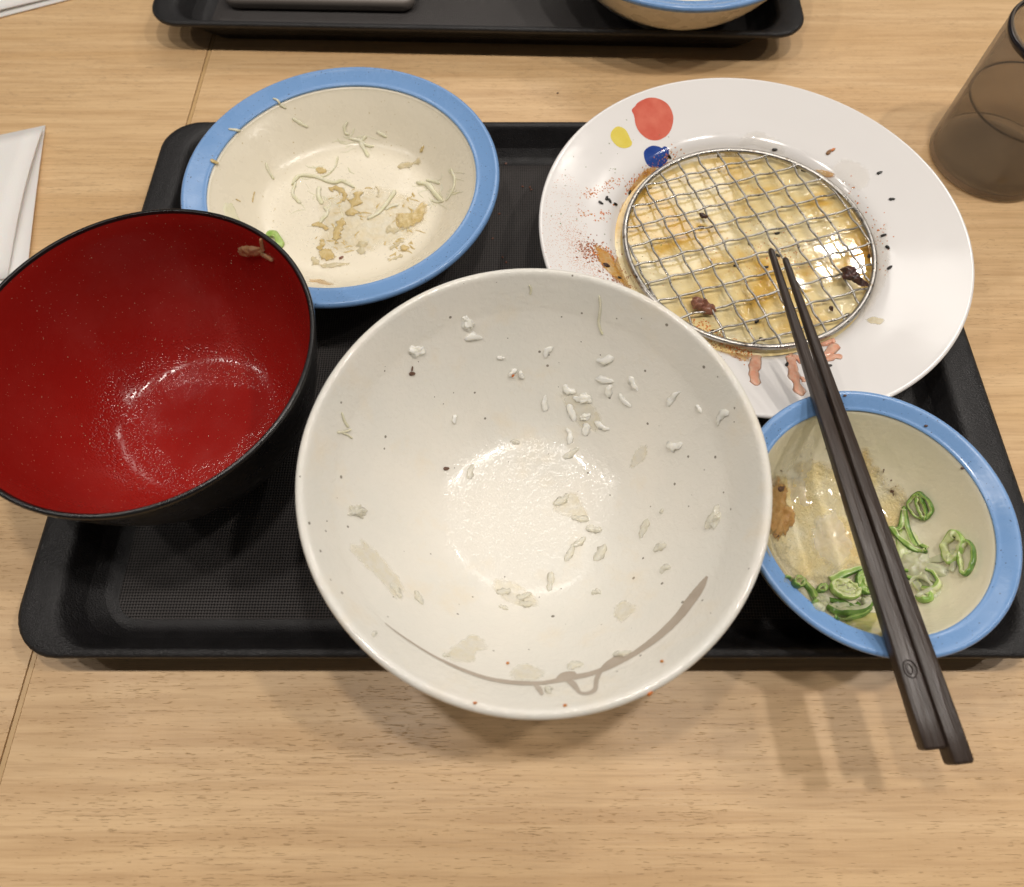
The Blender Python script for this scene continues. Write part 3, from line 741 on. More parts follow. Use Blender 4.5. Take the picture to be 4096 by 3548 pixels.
film([(1600, 820), (1720, 830), (1800, 900), (1880, 1040), (1780, 1080), (1690, 1010), (1640, 940)], 'faint starch film under the far right rice cluster', 'rice', M['rice_film'], 1150, 1000, .6767, .0003)
film([(2060, 1180), (2130, 1150), (2110, 1250), (2020, 1290)], 'faint starch film at the right of the speckled bowl floor', 'rice', M['rice_film'], 1150, 1000, .6767, .0003)
def seed(u, v, ang, key, lab, cat='seed', m='sesame', L=.0030, Wd=.0018, grp='black sesame seeds', name='sesame_seed', lift=0):
    o = obj(name, grain_mesh(name, L, Wd, .0010, 0, .1, .35), M[m], None, lab, cat, grp)
    if not lay(o, u, v, ang, key, .4, .0010, lift): bpy.data.objects.remove(o)
seed(1150+937*.6767, 1000+1292*.6767, 5, 'rice', "single dark seed at the left edge of the speckled bowl's floor", m='brownbit', grp=None)
seed(1150+735*.6767, 1000+730*.6767, 0, 'rice', 'brown crumb under the rice lump on the upper left wall', 'crumb', 'brownbit', .0030, .0020, None, 'crumb')
seed(1150+735*.6767, 1000+700*.6767, 80, 'rice', 'thin brown streak above the brown crumb in the speckled bowl', 'crumb', 'brownbit', .0022, .0008, None, 'crumb')
seed(1150+1331*.6767, 1000+733*.6767, 40, 'rice', 'red chilli fleck on a rice fragment', 'chilli fleck', 'spice', .0016, .0011, None, 'chilli_fleck', .0014)
for (x, y, w_) in ((1325, 1277, 'under the painted branches'), (1862, 1033, 'at the right of the near rim'), (828, 1260, 'at the left of the near rim'), (1008, 1043, 'just above the painted ring')):
    seed(1300+x*.725, 1900+y*.725, 10, 'rice', 'tiny red chilli fleck '+w_+' in the speckled bowl', 'chilli fleck', 'spice', .0013, .0009, 'chilli flecks on the speckled bowl', 'chilli_fleck')
seed(1300+1790*.725, 1900+1200*.725, 40, 'rice', 'orange crumb on the near right rim of the speckled bowl', 'crumb', 'spice', .0020, .0016, None, 'crumb')
kk = dict(ox=1150, oy=1000, f=.6767)
ribbon('cabbage_shred', [(1843, 268), (1850, 330), (1840, 420), (1850, 470), (1864, 500)], 16, .0006, 'rice', M['cabbage'], 'thin pale cabbage shred hanging down the far right wall of the speckled bowl', 'cabbage', 'cabbage shreds', **kk)
ribbon('cabbage_shred', [(318, 960), (335, 1010), (358, 1047)], 16, .0006, 'rice', M['cabbage'], 'upper of the cabbage shreds at the left rim of the speckled bowl', 'cabbage', 'cabbage shreds', **kk)
ribbon('cabbage_shred', [(292, 1078), (330, 1074), (376, 1062)], 16, .0006, 'rice', M['cabbage'], 'middle of the cabbage shreds at the left rim of the speckled bowl', 'cabbage', 'cabbage shreds', **kk)
ribbon('cabbage_shred', [(318, 1080), (352, 1092), (382, 1114)], 14, .0006, 'rice', M['cabbage'], 'lowest of the cabbage shreds at the left rim of the speckled bowl', 'cabbage', 'cabbage shreds', **kk)
ribbon('cabbage_shred', [(1428, 205), (1440, 232), (1434, 262)], 14, .0005, 'rice', M['cabbage'], 'tiny cabbage scrap just inside the far rim of the speckled bowl', 'cabbage', 'cabbage shreds', **kk)

# ------------------------------------------------------------ salad bowl: cabbage and dressing
ks = dict(ox=700, oy=250, f=.6525)
def cab(pts, w, lab, th=.0008, m='cabbage', **kw):
    ribbon('cabbage_shred' if m == 'cabbage' else 'onion_shred', pts, w, th, 'salad', M[m], lab, 'cabbage' if m == 'cabbage' else 'onion', 'cabbage shreds' if m == 'cabbage' else None, **ks, **kw)
cab([(600, 222), (632, 238), (648, 262), (682, 280)], 13, 'thin cabbage shred crossing the far left blue rim', lift=.0004)
cab([(718, 340), (765, 370), (815, 395)], 22, 'thick short cabbage strip on the far left cream wall')
cab([(328, 410), (362, 414), (405, 418)], 15, 'small cabbage shred lying on the left blue rim')
cab([(1058, 362), (1040, 395), (1045, 432), (1068, 440)], 18, 'hooked cabbage shred on the far wall')
cab([(1065, 465), (1130, 478), (1180, 510), (1220, 514)], 20, 'left arm of the star-shaped cabbage scrap on the far wall')
cab([(1172, 452), (1142, 488), (1165, 540), (1187, 582)], 24, 'right arm of the star-shaped cabbage scrap on the far wall')
cab([(1238, 422), (1268, 440), (1298, 456)], 20, 'short cabbage bit right of the star-shaped scrap')
cab([(556, 612), (570, 660), (606, 718)], 15, 'thin cabbage shred low on the left wall')
cab([(718, 752), (762, 698), (862, 702), (962, 738), (1030, 730), (1102, 770)], 24, "long wavy cabbage shred across the left of the salad bowl's floor", .0012)
cab([(742, 735), (722, 800), (745, 840), (772, 866)], 20, 'cabbage shred curling down from the long wavy one', .0010)
cab([(1000, 575), (980, 645), (925, 695), (868, 702)], 12, 'hair-thin curved cabbage shred above the long wavy one')
cab([(884, 760), (880, 820), (905, 870)], 30, 'pale cabbage patch under the long wavy shred')
cab([(912, 885), (936, 920), (905, 960), (888, 985)], 24, "bent cabbage strip in the middle of the salad bowl's floor")
cab([(1480, 738), (1550, 752), (1600, 812), (1640, 850)], 34, "leafy cabbage scrap at the right edge of the salad bowl's floor", .0014)
cab([(1540, 722), (1580, 728), (1625, 742)], 22, 'upper leaf of the cabbage scrap at the right edge of the floor')
cab([(1575, 845), (1610, 856), (1650, 850)], 20, 'lower leaf of the cabbage scrap at the right edge of the floor')
cab([(1690, 650), (1716, 720), (1700, 790), (1662, 850)], 20, 'clear curved cabbage shred on the right wall')
cab([(1180, 962), (1250, 920), (1310, 850), (1352, 785)], 26, 'tan dressing-soaked cabbage strip lying aslant on the floor', .0012, 'cabbage')
cab([(1290, 905), (1330, 880), (1372, 876)], 20, 'short soaked strip branching off the tan one')
cab([(488, 790), (478, 830), (474, 862)], 8, 'hair-like brown shred on the left wall', .0004, 'dressing')
cab([(370, 838), (385, 845), (402, 854)], 10, 'tiny brown shred on the left wall near the soup bowl', .0004, 'dressing')
patch('cabbage_leaf', [(300, 870), (350, 870), (390, 950), (395, 990), (310, 960)], .0005, 'salad', M['cabbage'], 'pale yellow leaf scrap beside the soup bowl rim', 'cabbage', 'cabbage shreds', jag=.2, **ks)
ribbon('scallion_strip', [(556, 1060), (604, 1062), (636, 1092), (652, 1140)], 46, .0012, 'salad', M['scal_mid'], 'bright green scallion strip peeping over the soup bowl rim', 'scallion', lift=.002, **ks)
seed(700+240*.6525, 250+610*.6525, -40, 'salad', 'tan flat seed on the left edge of the blue rim', 'seed', 'dressing', .0046, .0026, None, 'flat_seed')
seed(700+1020*.6525, 250+1198*.6525, 30, 'salad', "brown crumb near the front of the salad bowl's floor", 'crumb', 'meat', .0028, .0018, None, 'crumb')
def dr(poly, lab, m='dressing', th=.0005): film(poly, lab, 'salad', M[m], 700, 250, .6525, th)
def drs(pts, w, lab, m='dressing', th=.0006): ribbon('food_residue', pts, w, th, 'salad', M[m], lab, 'food residue', None, .9, kind='stuff', **ks)
dr([(860, 655), (885, 640), (930, 655), (925, 680), (880, 685)], 'tan dressing blob behind the long cabbage shred')
drs([(945, 785), (985, 770), (1040, 805), (1030, 855)], 34, "hooked dressing smear on the middle of the salad bowl's floor")
drs([(1120, 790), (1115, 840), (1085, 890), (1080, 945)], 56, "broad tan dressing smear in the middle of the salad bowl's floor")
drs([(1030, 950), (1010, 1010), (990, 1060), (990, 1115)], 46, "dressing trail running toward the front of the floor")
dr([(890, 1150), (935, 1140), (975, 1170), (980, 1205), (925, 1220), (880, 1190)], 'round tan dressing blob near the soup bowl', th=.0011)
drs([(895, 1085), (905, 1115), (870, 1150)], 30, 'small dressing streak above the round blob')
drs([(835, 1000), (890, 995), (940, 1030)], 26, 'thin dressing streak left of the trail')
dr([(1350, 1010), (1360, 930), (1460, 920), (1520, 850), (1555, 870), (1530, 960), (1460, 1010), (1400, 1030)], "largest tan dressing patch at the right of the floor", th=.0009)
drs([(1290, 1025), (1360, 1030), (1450, 1010)], 40, 'yellowish dressing streak under the largest patch', 'dressing_thin')
drs([(1360, 645), (1430, 630), (1512, 600)], 36, 'yellowish dressing streak at the far right of the floor', 'dressing_thin')
dr([(1380, 1130), (1405, 1118), (1432, 1140), (1415, 1160), (1385, 1158)], 'small raised dressing drop at the front right', th=.0012)
drs([(1310, 1150), (1370, 1110), (1400, 1090)], 26, 'thin dressing streak above the raised drop', 'dressing_thin')
drs([(1515, 515), (1520, 530), (1500, 552)], 22, 'tan dressing spot on the far right wall')
drs([(1300, 1215), (1350, 1200), (1400, 1180)], 22, 'thin dressing streak at the front right of the floor', 'dressing_thin')
drs([(840, 1190), (860, 1220), (910, 1250), (1000, 1240), (1080, 1235)], 30, 'thin dressing trail near the front of the floor', 'dressing_thin')
drs([(1130, 1090), (1150, 1130), (1130, 1180)], 50, 'faint dressing film in the middle front of the floor', 'dressing_thin')
drs([(1230, 760), (1250, 790), (1240, 830)], 26, 'faint dressing film behind the tan strip', 'dressing_thin')
drs([(820, 1330), (900, 1350), (960, 1365)], 60, 'orange oil film at the front left wall of the salad bowl', 'orange', .0002)
# many tiny dressing beads
def scatter_mesh(name, gen, n, size, key, mat, lab, cat, flatf=.45):
    vs = []; fs = []; i = 0
    for _ in range(n):
        u, v = gen(); h = cast(u, v, key)
        if not h: continue
        p, nn, d = h; s = size()
        a = nn.orthogonal().normalized(); b = nn.cross(a); q = random.uniform(0, 6.28); e = random.uniform(.5, 1)
        X = a*math.cos(q)+b*math.sin(q); Y = nn.cross(X)
        bse = len(vs)
        for k in range(6):
            w = k*math.pi/3; r_ = s*random.uniform(.7, 1.2); vs.append(p+X*math.cos(w)*r_+Y*math.sin(w)*r_*e+nn*.00002)
        vs.append(p+nn*(s*flatf))
        for k in range(6): fs.append((bse+k, bse+(k+1) % 6, bse+6))
    return finish(name, vs, fs, mat, lab, cat, None, 'stuff')
def ell(cx, cy, rx, ry, ox=0, oy=0, f=1, p=.5):
    def g():
        a = random.uniform(0, 6.283); r = random.random()**p
        return ox+(cx+math.cos(a)*rx*r)*f, oy+(cy+math.sin(a)*ry*r)*f
    return g
def arc_blob(pts, spread, ox=0, oy=0, f=1):
    P = spline([(x, y, 0) for x, y in pts], 8)
    def g():
        p = random.choice(P); return ox+(p.x+random.gauss(0, spread))*f, oy+(p.y+random.gauss(0, spread))*f
    return g
scatter_mesh('dressing_drops', ell(1100, 900, 520, 330, 700, 250, .6525), 420, lambda: random.uniform(.0002, .0006), 'salad', M['bead'], "tiny dressing droplets scattered over the salad bowl's floor", 'food residue', .5)
scatter_mesh('spice_dust', ell(1830, 700, 110, 420, 700, 250, .6525), 160, lambda: random.uniform(.00008, .0002), 'salad', M['brownbit'], 'fine dark spice specks on the right blue rim', 'spice')

def threads(zones, n, w, lab, key, mat, ox, oy, f, rng=(40, 130)):
    vs = []; fs = []
    for _ in range(n):
        cx, cy, rx, ry = random.choice(zones); a = random.uniform(0, 6.28); r = random.random()**.6
        x, y = cx+rx*r*math.cos(a), cy+ry*r*math.sin(a); L = random.uniform(*rng); h = random.uniform(0, 6.28); P = []
        for k in range(9):
            P.append((x, y)); h += random.uniform(-.45, .45); x += L/9*math.cos(h); y += L/9*math.sin(h)*.75
        H = [cast(ox+p[0]*f, oy+p[1]*f, key) for p in P]; H = [q for q in H if q]
        if len(H) < 5: continue
        b0 = len(vs); m_ = len(H); ww = w*random.uniform(.5, 1.2)
        for i, (p, nn, d) in enumerate(H):
            t_ = (H[min(i+1, m_-1)][0]-H[max(i-1, 0)][0]).normalized(); s_ = nn.cross(t_); e = ww*(.3+.7*math.sin(math.pi*(i+.5)/m_))
            vs += [p-s_*e+nn*.00004, p+nn*(e*.7+.0001), p+s_*e+nn*.00004]
        for i in range(m_-1):
            for q in (0, 1): fs.append((b0+i*3+q, b0+i*3+q+1, b0+i*3+q+4, b0+i*3+q+3))
    return finish('cabbage_threads', vs, fs, mat, lab, 'cabbage', None, 'stuff')
threads([(930, 720, 240, 110), (920, 880, 130, 140), (1590, 780, 110, 90), (1130, 500, 110, 60), (1680, 760, 60, 120)], 58, .00042, 'fine pale cabbage threads strewn over the salad bowl floor and walls', 'salad', M['cabbage'], 700, 250, .6525)
threads([(1100, 850, 170, 110), (1430, 930, 130, 120), (980, 1100, 140, 110), (1380, 1130, 110, 60)], 70, .0006, 'thin tan dressing strings on the salad bowl floor', 'salad', M['dressing'], 700, 250, .6525, (20, 80))
film([(900, 860), (1150, 760), (1480, 800), (1560, 900), (1450, 1080), (1150, 1180), (900, 1180), (850, 1020)], "broad thin dressing film over the salad bowl's floor", 'salad', M['thinfilm'], 700, 250, .6525, .00012)

# ------------------------------------------------------------ soup bowl scraps
ko = dict(ox=0, oy=800, f=.6767)
patch('onion_piece', [(1405, 300), (1420, 275), (1470, 270), (1530, 280), (1560, 310), (1540, 330), (1480, 335), (1425, 325)], .0014, 'soup', M['onion'], 'fat translucent onion piece stuck inside the soup bowl near its rim', 'onion', 'onion scraps in the soup bowl', jag=.1, **ko)
ribbon('onion_shred', [(1545, 225), (1552, 265), (1562, 300)], 20, .0012, 'soup', M['onion'], 'thin upright onion shred above the fat onion piece', 'onion', 'onion scraps in the soup bowl', **ko)
ribbon('onion_shred', [(1545, 315), (1580, 335), (1615, 355)], 34, .0010, 'soup', M['onion'], 'lower right onion shred below the fat onion piece', 'onion', 'onion scraps in the soup bowl', **ko)
scatter_mesh('soup_specks', ell(1000, 900, 850, 780, 0, 800, .6767), 90, lambda: random.uniform(.0001, .0003), 'soup', M['dressing_thin'], 'tiny pale soup specks dried on the red lacquer', 'food residue', .5)

# ------------------------------------------------------------ plate: sauce, spice, seeds, meat, ginger
kp = dict(ox=2450, oy=500, f=.5558)
def sf(poly, lab, m='sauce_film', th=.0004): film(poly, lab, 'plate', M[m], 2450, 500, .5558, th, rings=12)
sf([(-20, 1000), (20, 930), (80, 880), (110, 1000), (160, 1100), (230, 1190), (290, 1270), (210, 1240), (120, 1190), (60, 1140), (-10, 1080)], 'amber sauce pushed out left of the wire mesh')
sf([(620, 1490), (700, 1560), (850, 1610), (1000, 1625), (1010, 1660), (960, 1700), (850, 1670), (740, 1620), (640, 1560)], 'amber sauce strip in front of the wire mesh')
sf([(110, 470), (160, 400), (220, 330), (300, 290), (330, 310), (240, 400), (170, 480), (130, 540)], 'spicy sauce smear at the upper left of the wire mesh')
sf([(-140, 850), (-60, 880), (0, 960), (60, 1060), (140, 1180), (60, 1150), (-40, 1060), (-120, 960)], 'orange sauce streak running along the lower left of the mesh')
sf([(60, 560), (90, 540), (80, 700), (70, 860), (95, 1000), (60, 960), (40, 800), (40, 660)], 'thin amber sauce line hugging the left of the mesh')
sf([(1450, 320), (1520, 320), (1600, 350), (1580, 380), (1500, 370)], 'faint orange smear at the upper right of the wire mesh')
sf([(880, 150), (920, 80), (1020, 40), (1130, 70), (1220, 130), (1230, 210), (1120, 180), (1000, 150)], 'clear oil film behind the wire mesh', 'oil', .0003)
sf([(1560, 330), (1620, 250), (1760, 260), (1860, 330), (1840, 450), (1740, 480), (1640, 420)], 'clear oil film to the right behind the mesh', 'oil', .0003)
sf([(1880, 700), (1960, 700), (2000, 900), (1990, 1100), (1900, 1300), (1800, 1430), (1790, 1400), (1880, 1220), (1910, 1000), (1905, 850)], 'clear oil film hugging the right of the mesh', 'oil', .0003)
sf([(1820, 1400), (1880, 1380), (1970, 1400), (1930, 1440), (1850, 1430)], 'faint brown smear at the lower right of the plate', 'dressing_thin', .0002)
kq = (2100, 300, .5306)
scatter_mesh('spice_dust', ell(300, 1150, 170, 420, *kq, .5), 700, lambda: random.uniform(.00008, .00024), 'plate', M['spice'], 'fine red spice dust on the left rim of the white plate', 'spice', .6)
scatter_mesh('spice_dust', arc_blob([(330, 1150), (390, 1300), (440, 1420), (540, 1530)], 55, *kq), 900, lambda: random.uniform(.00008, .00026), 'plate', M['spice'], 'dense red spice dust at the lower left of the white plate', 'spice', .6)
scatter_mesh('spice_grit', arc_blob([(560, 1330), (640, 1400), (700, 1470), (790, 1560), (860, 1640)], 30, *kq), 420, lambda: random.uniform(.0002, .0008), 'plate', M['spice'], 'coarse orange chilli grit in the sauce left of the mesh', 'spice', .7)
scatter_mesh('spice_grit', arc_blob([(450, 900), (520, 880), (650, 830), (700, 790)], 24, *kq), 90, lambda: random.uniform(.0002, .0006), 'plate', M['spice'], 'orange chilli grit above the three black seeds', 'spice', .7)
scatter_mesh('spice_grit', arc_blob([(780, 880), (850, 800), (930, 730), (1130, 580)], 26, *kq), 260, lambda: random.uniform(.0002, .0006), 'plate', M['spice'], 'orange chilli grit beside the blue dot', 'spice', .7)
scatter_mesh('spice_grit', arc_blob([(420, 1020), (500, 1060), (620, 1030), (580, 1100)], 22, *kq), 50, lambda: random.uniform(.0002, .0007), 'plate', M['spice'], 'orange chilli grit below the three black seeds', 'spice', .7)
scatter_mesh('spice_grit', arc_blob([(560, 1400), (700, 1490), (800, 1570), (900, 1600), (980, 1680)], 26, 2450, 500, .5558), 260, lambda: random.uniform(.0002, .0006), ('plate', 'pool'), M['spice'], 'orange chilli grit in the sauce in front of the mesh', 'spice', .7)
scatter_mesh('spice_grit', arc_blob([(1160, 860), (1250, 930), (1300, 960), (1150, 950), (1050, 880)], 50, 2450, 500, .5558), 110, lambda: random.uniform(.0002, .0005), 'pool', M['spice'], 'orange chilli grit around the chopstick tips', 'spice', .7)
scatter_mesh('spice_grit', ell(950, 880, 820, 640, 2450, 500, .5558), 260, lambda: random.uniform(.0001, .0004), 'pool', M['spice'], 'chilli grit spread through the sauce under the mesh', 'spice', .7)
scatter_mesh('spice_grit', arc_blob([(1690, 370), (1790, 600), (1940, 730), (1960, 800), (1900, 970), (1950, 1020)], 30, 2450, 500, .5558), 80, lambda: random.uniform(.0001, .0006), 'plate', M['spice'], 'orange chilli grit right of the mesh', 'spice', .7)
scatter_mesh('spice_grit', arc_blob([(440, 1290), (520, 1340), (620, 1420), (720, 1520), (830, 1620)], 42, *kq), 520, lambda: random.uniform(.0002, .0007), 'plate', M['spice_dk'], 'rust brown chilli grit at the lower left of the mesh', 'spice', .7)
scatter_mesh('spice_grit', arc_blob([(-20, 940), (60, 1050), (110, 1180), (180, 1260), (420, 1420), (600, 1520), (760, 1600), (950, 1650)], 30, 2450, 500, .5558), 420, lambda: random.uniform(.0001, .0005), ('plate', 'pool'), M['spice_dk'], 'fine rust brown grit along the front left of the mesh', 'spice', .7)
scatter_mesh('herb_flecks', ell(700, 900, 560, 600, *kq), 60, lambda: random.uniform(.0002, .0005), ('plate', 'pool'), M['herb'], 'green herb flecks on the left of the white plate', 'herb', .5)
S3 = (2600, 0, .723)
right_l = 'black sesame seed on the plate right of the wire mesh'
for x, y, a, w_ in ((1293, 1303, 15, 'upper'), (1316, 1370, -40, 'middle'), (1327, 1482, 40, 'lowest')): seed(2600+x*.723, y*.723, a, 'plate', w_+' of three black sesame seeds close to the right of the mesh')
seed(2600+1270*.723, 957*.723, 20, 'plate', 'black sesame seed highest on the right of the plate')
seed(2600+1338*.723, 1103*.723, 0, 'plate', 'black sesame seed lying furthest out on the right of the plate')
seed(2600+690*.723, 828*.723, 0, 'plate', 'black sesame seed just behind the wire mesh')
seed(2600+990*.723, 843*.723, 45, 'plate', 'brown seed with an orange crumb behind the mesh at the right', 'seed', 'sesame_b', .0040, .0024, None)
seed(2600+1012*.723, 830*.723, 30, 'plate', 'orange crumb stuck to the brown seed', 'crumb', 'spice', .0026, .0018, None, 'crumb')
seed(2600+107*.723, 868*.723, -50, 'plate', 'black sesame seed touching the blue dot')
for x, y, a, w_ in ((570, 965, -30, 'leftmost'), (615, 930, 70, 'topmost'), (637, 950, -60, 'middle'), (680, 975, -30, 'rightmost')): seed(2100+x*.5306, 300+y*.5306, a, 'plate', w_+' black sesame seed in the group of four left of the mesh')
seed(2100+787*.5306, 300+883*.5306, 60, 'plate', 'black sesame seed alone at the upper left of the ring')
for x, y, a, w_ in ((710, 1532, -15, 'left'), (758, 1530, 30, 'middle'), (805, 1495, -60, 'right')): seed(2100+x*.5306, 300+y*.5306, a, 'plate', w_+' one of three black sesame seeds in the amber sauce left of the mesh')
for x, y, a, w_ in ((555, 1355, -30, 'sesame seed under the mesh up left of the chopstick tips'), (640, 1480, 10, 'sesame seed under the mesh just left of the left chopstick'), (703, 1293, 10, 'sesame seed under the mesh straight above the chopstick tips'), (705, 1415, -30, 'sesame seed under the mesh between the chopstick tips'), (475, 1470, 20, 'sesame seed partly under a wire left of the chopsticks'), (1210, 1418, 80, 'sesame seed under the mesh at its right edge'), (380, 860, 70, 'sesame seed under the mesh at its far left edge'), (815, 925, -10, 'left one of two sesame seeds under the far right of the mesh'), (850, 945, -20, 'right one of two sesame seeds under the far right of the mesh'), (1090, 1745, 40, 'sesame seed under the mesh near its front right rim')):
    seed(2600+x*.723, y*.723, a, ('pool', 'plate'), 'black '+w_)
for x, y, a, w_ in ((790, 437, -30, 'at the very front of the mesh'), (765, 350, 40, 'one cell in from the front of the mesh'), (232, 160, -60, 'at the front left edge of the mesh'), (545, 400, 50, 'just in front of the brown meat scrap'), (1203, 318, 30, 'under the front right of the mesh past the chopsticks')): seed(2400+x*.8197, 1000+y*.8197, a, ('pool', 'plate'), 'black sesame seed in the sauce '+w_)
seed(2400+912*.8197, 1000+560*.8197, 70, 'plate', 'black sesame seed left of the chopsticks among the ginger')
seed(2400+1117*.8197, 1000+567*.8197, 10, 'plate', 'black sesame seed right of the chopsticks below the ginger')
def meat(poly, th, lab, m, f=.723, ox=2600, oy=0, lift=0.0, key=('pool', 'plate'), nm='meat_scrap'):
    patch(nm, poly, th, key, M[m], lab, 'meat', None, f=f, ox=ox, oy=oy, jag=.35, lump=.9, freq=3, base=lift)
LZ = .0056
meat([(1022, 1528), (1060, 1518), (1110, 1545), (1140, 1590), (1178, 1612), (1165, 1625), (1110, 1605), (1070, 1590), (1035, 1575), (1045, 1550)], .0026, 'charred black meat scrap at the right of the wire mesh', 'char', lift=LZ)
meat([(220, 1680), (250, 1660), (290, 1675), (310, 1700), (350, 1720), (352, 1752), (300, 1755), (270, 1735), (230, 1720)], .0026, 'brown meat scrap lying on the front left of the mesh', 'meat', lift=LZ-.003)
meat([(262, 1212), (280, 1208), (312, 1222), (300, 1235), (275, 1232)], .0014, 'small dark meat crumb left of the middle of the mesh', 'char', lift=LZ-.002)
meat([(262, 1262), (285, 1258), (298, 1264), (280, 1270)], .0006, 'tiny dark splinter below the dark meat crumb', 'char', lift=.001)
meat([(982, 1712), (1000, 1712), (1002, 1735), (985, 1728)], .0012, 'tiny dark crumb right of the chopsticks in the sauce', 'char', lift=.002)
meat([(585, 1425), (600, 1418), (640, 1438), (635, 1455), (600, 1450)], .0010, 'dark burnt crumb at the left of the plate', 'char', f=.5306, ox=2100, oy=300, key='plate')
kg = dict(ox=2400, oy=1000, f=.8197)
def ging(pts, w, lab, th=.0010, **kw): ribbon('ginger_strip', pts, w, th*.7, 'plate', M['ginger'], lab, 'pickled ginger', 'pink ginger strips', .3, **kg, **kw)
ging([(765, 488), (760, 540), (752, 600), (762, 662)], 50, 'pink ginger strip furthest left, standing alone')
ging([(930, 505), (938, 570), (955, 640), (985, 712)], 46, 'long pink ginger strip hidden partly by the chopsticks')
ging([(912, 530), (940, 520), (975, 540), (990, 555)], 34, 'short pink ginger piece crossing the long strip', .0014)
ging([(1080, 470), (1115, 455), (1150, 445)], 48, 'upper ginger piece right of the chopsticks', .0022)
ging([(1085, 520), (1120, 500), (1148, 460)], 46, 'middle ginger piece right of the chopsticks', .0014)
ging([(1100, 540), (1140, 520), (1182, 525)], 36, 'lowest ginger piece right of the chopsticks')
ging([(982, 622), (990, 632), (998, 645)], 20, 'tiny ginger crumb left of the chopsticks')

# ------------------------------------------------------------ small bowl: radish, scallions
kb = (2700, 1500, .7256); kd = dict(ox=2700, oy=1500, f=.7256)
patch('grated_radish', [(500, 560), (620, 520), (690, 470), (860, 450), (1060, 400), (1110, 480), (1180, 560), (1280, 640), (1330, 780), (1220, 900), (1230, 1030), (1050, 1110), (880, 1160), (740, 1200), (600, 1130), (470, 980), (450, 760)],
      .0011, 'small', M['radish'], "wet grated radish spread over the small bowl's left side", 'grated radish', None, jag=.16, lump=.7, rings=16, kind='stuff', freq=4, **kd)
patch('grated_radish', [(480, 590), (590, 565), (590, 680), (650, 740), (660, 800), (600, 900), (520, 920), (470, 760)], .0026, 'small', M['radish_brown'], 'brown soaked radish heap beside the speckled bowl rim', 'grated radish', None, jag=.25, lump=.6, rings=10, kind='stuff', **kd)
patch('clear_jelly', [(560, 470), (700, 330), (770, 300), (760, 480), (720, 620), (760, 740), (720, 800), (640, 740), (600, 700), (590, 580)], .0012, 'small', M['clear'], 'clear glistening film on the left wall of the small bowl', 'sauce', None, jag=.1, lump=.5, rings=10, kind='stuff', **kd)
patch('clear_jelly', [(780, 760), (880, 740), (960, 860), (980, 1000), (900, 1080), (800, 1050), (720, 960), (740, 840)], .0022, 'small', M['clear'], 'clear glistening lump in the middle of the radish', 'sauce', None, jag=.15, lump=.5, rings=10, kind='stuff', **kd)
patch('yellow_liquid', [(1000, 1340), (1080, 1310), (1170, 1330), (1250, 1370), (1200, 1440), (1090, 1430), (1010, 1390), (930, 1370)], .0010, 'small', M['yolk'], 'yellow liquid at the near wall of the small bowl under the chopsticks', 'sauce', None, jag=.08, lump=.1, kind='stuff', **kd)
patch('scallion_flesh', [(1240, 1010), (1290, 980), (1390, 985), (1420, 1040), (1500, 1060), (1510, 1095), (1400, 1130), (1290, 1120), (1250, 1070)], .0028, 'small', M['scal_white'], 'pale translucent scallion slab right of the chopsticks', 'scallion', 'scallion slices', jag=.15, lump=.5, **kd)
patch('scallion_flesh', [(760, 1220), (800, 1205), (850, 1250), (840, 1300), (790, 1300), (755, 1260)], .0024, 'small', M['scal_white'], 'clear white scallion piece at the near left wall', 'scallion', 'scallion slices', jag=.15, lump=.5, **kd)
patch('scallion_flesh', [(1225, 870), (1300, 850), (1370, 960), (1300, 1000), (1225, 1010)], .0014, 'small', M['scal_pale'], 'light green scallion skin inside the triangular slice', 'scallion', 'scallion slices', jag=.1, lump=.3, **kd)
patch('meat_scrap', [(1160, 650), (1185, 628), (1215, 630), (1218, 665), (1190, 668)], .0008, 'small', M['brownbit'], 'dark brown flake above the scallions in the small bowl', 'meat', None, jag=.5, lump=.5, **kd)
patch('meat_scrap', [(540, 615), (570, 605), (568, 630), (545, 635)], .0012, 'small', M['brownbit'], 'upper brown flake on the brown radish heap', 'meat', None, jag=.4, base=.002, **kd)
patch('meat_scrap', [(530, 880), (560, 875), (568, 892), (540, 900)], .0012, 'small', M['brownbit'], 'lower brown flake at the edge of the brown radish heap', 'meat', None, jag=.4, base=.001, **kd)
scatter_mesh('brown_specks', ell(900, 780, 430, 380, *kb), 90, lambda: random.uniform(.00012, .0004), 'small', M['brownbit'], 'fine brown specks on the radish and bowl wall', 'spice', 3.5)
scatter_mesh('radish_beads', ell(880, 820, 400, 330, *kb), 520, lambda: random.uniform(.0003, .0008), 'small', M['bead'], 'glistening radish granules in the small bowl', 'grated radish', 2.2)
for (x, y, w_) in ((935, 113, 'beside the chopsticks'), (1383, 280, 'shiny and highest at the right'), (1585, 514, 'at the inner edge on the right')):
    seed(2700+x*.7256, 1500+y*.7256, 0, 'small', 'dark crumb on the small blue rim, '+w_, 'crumb', 'brownbit', .0014, .0011, 'crumbs on the small blue rim', 'crumb')

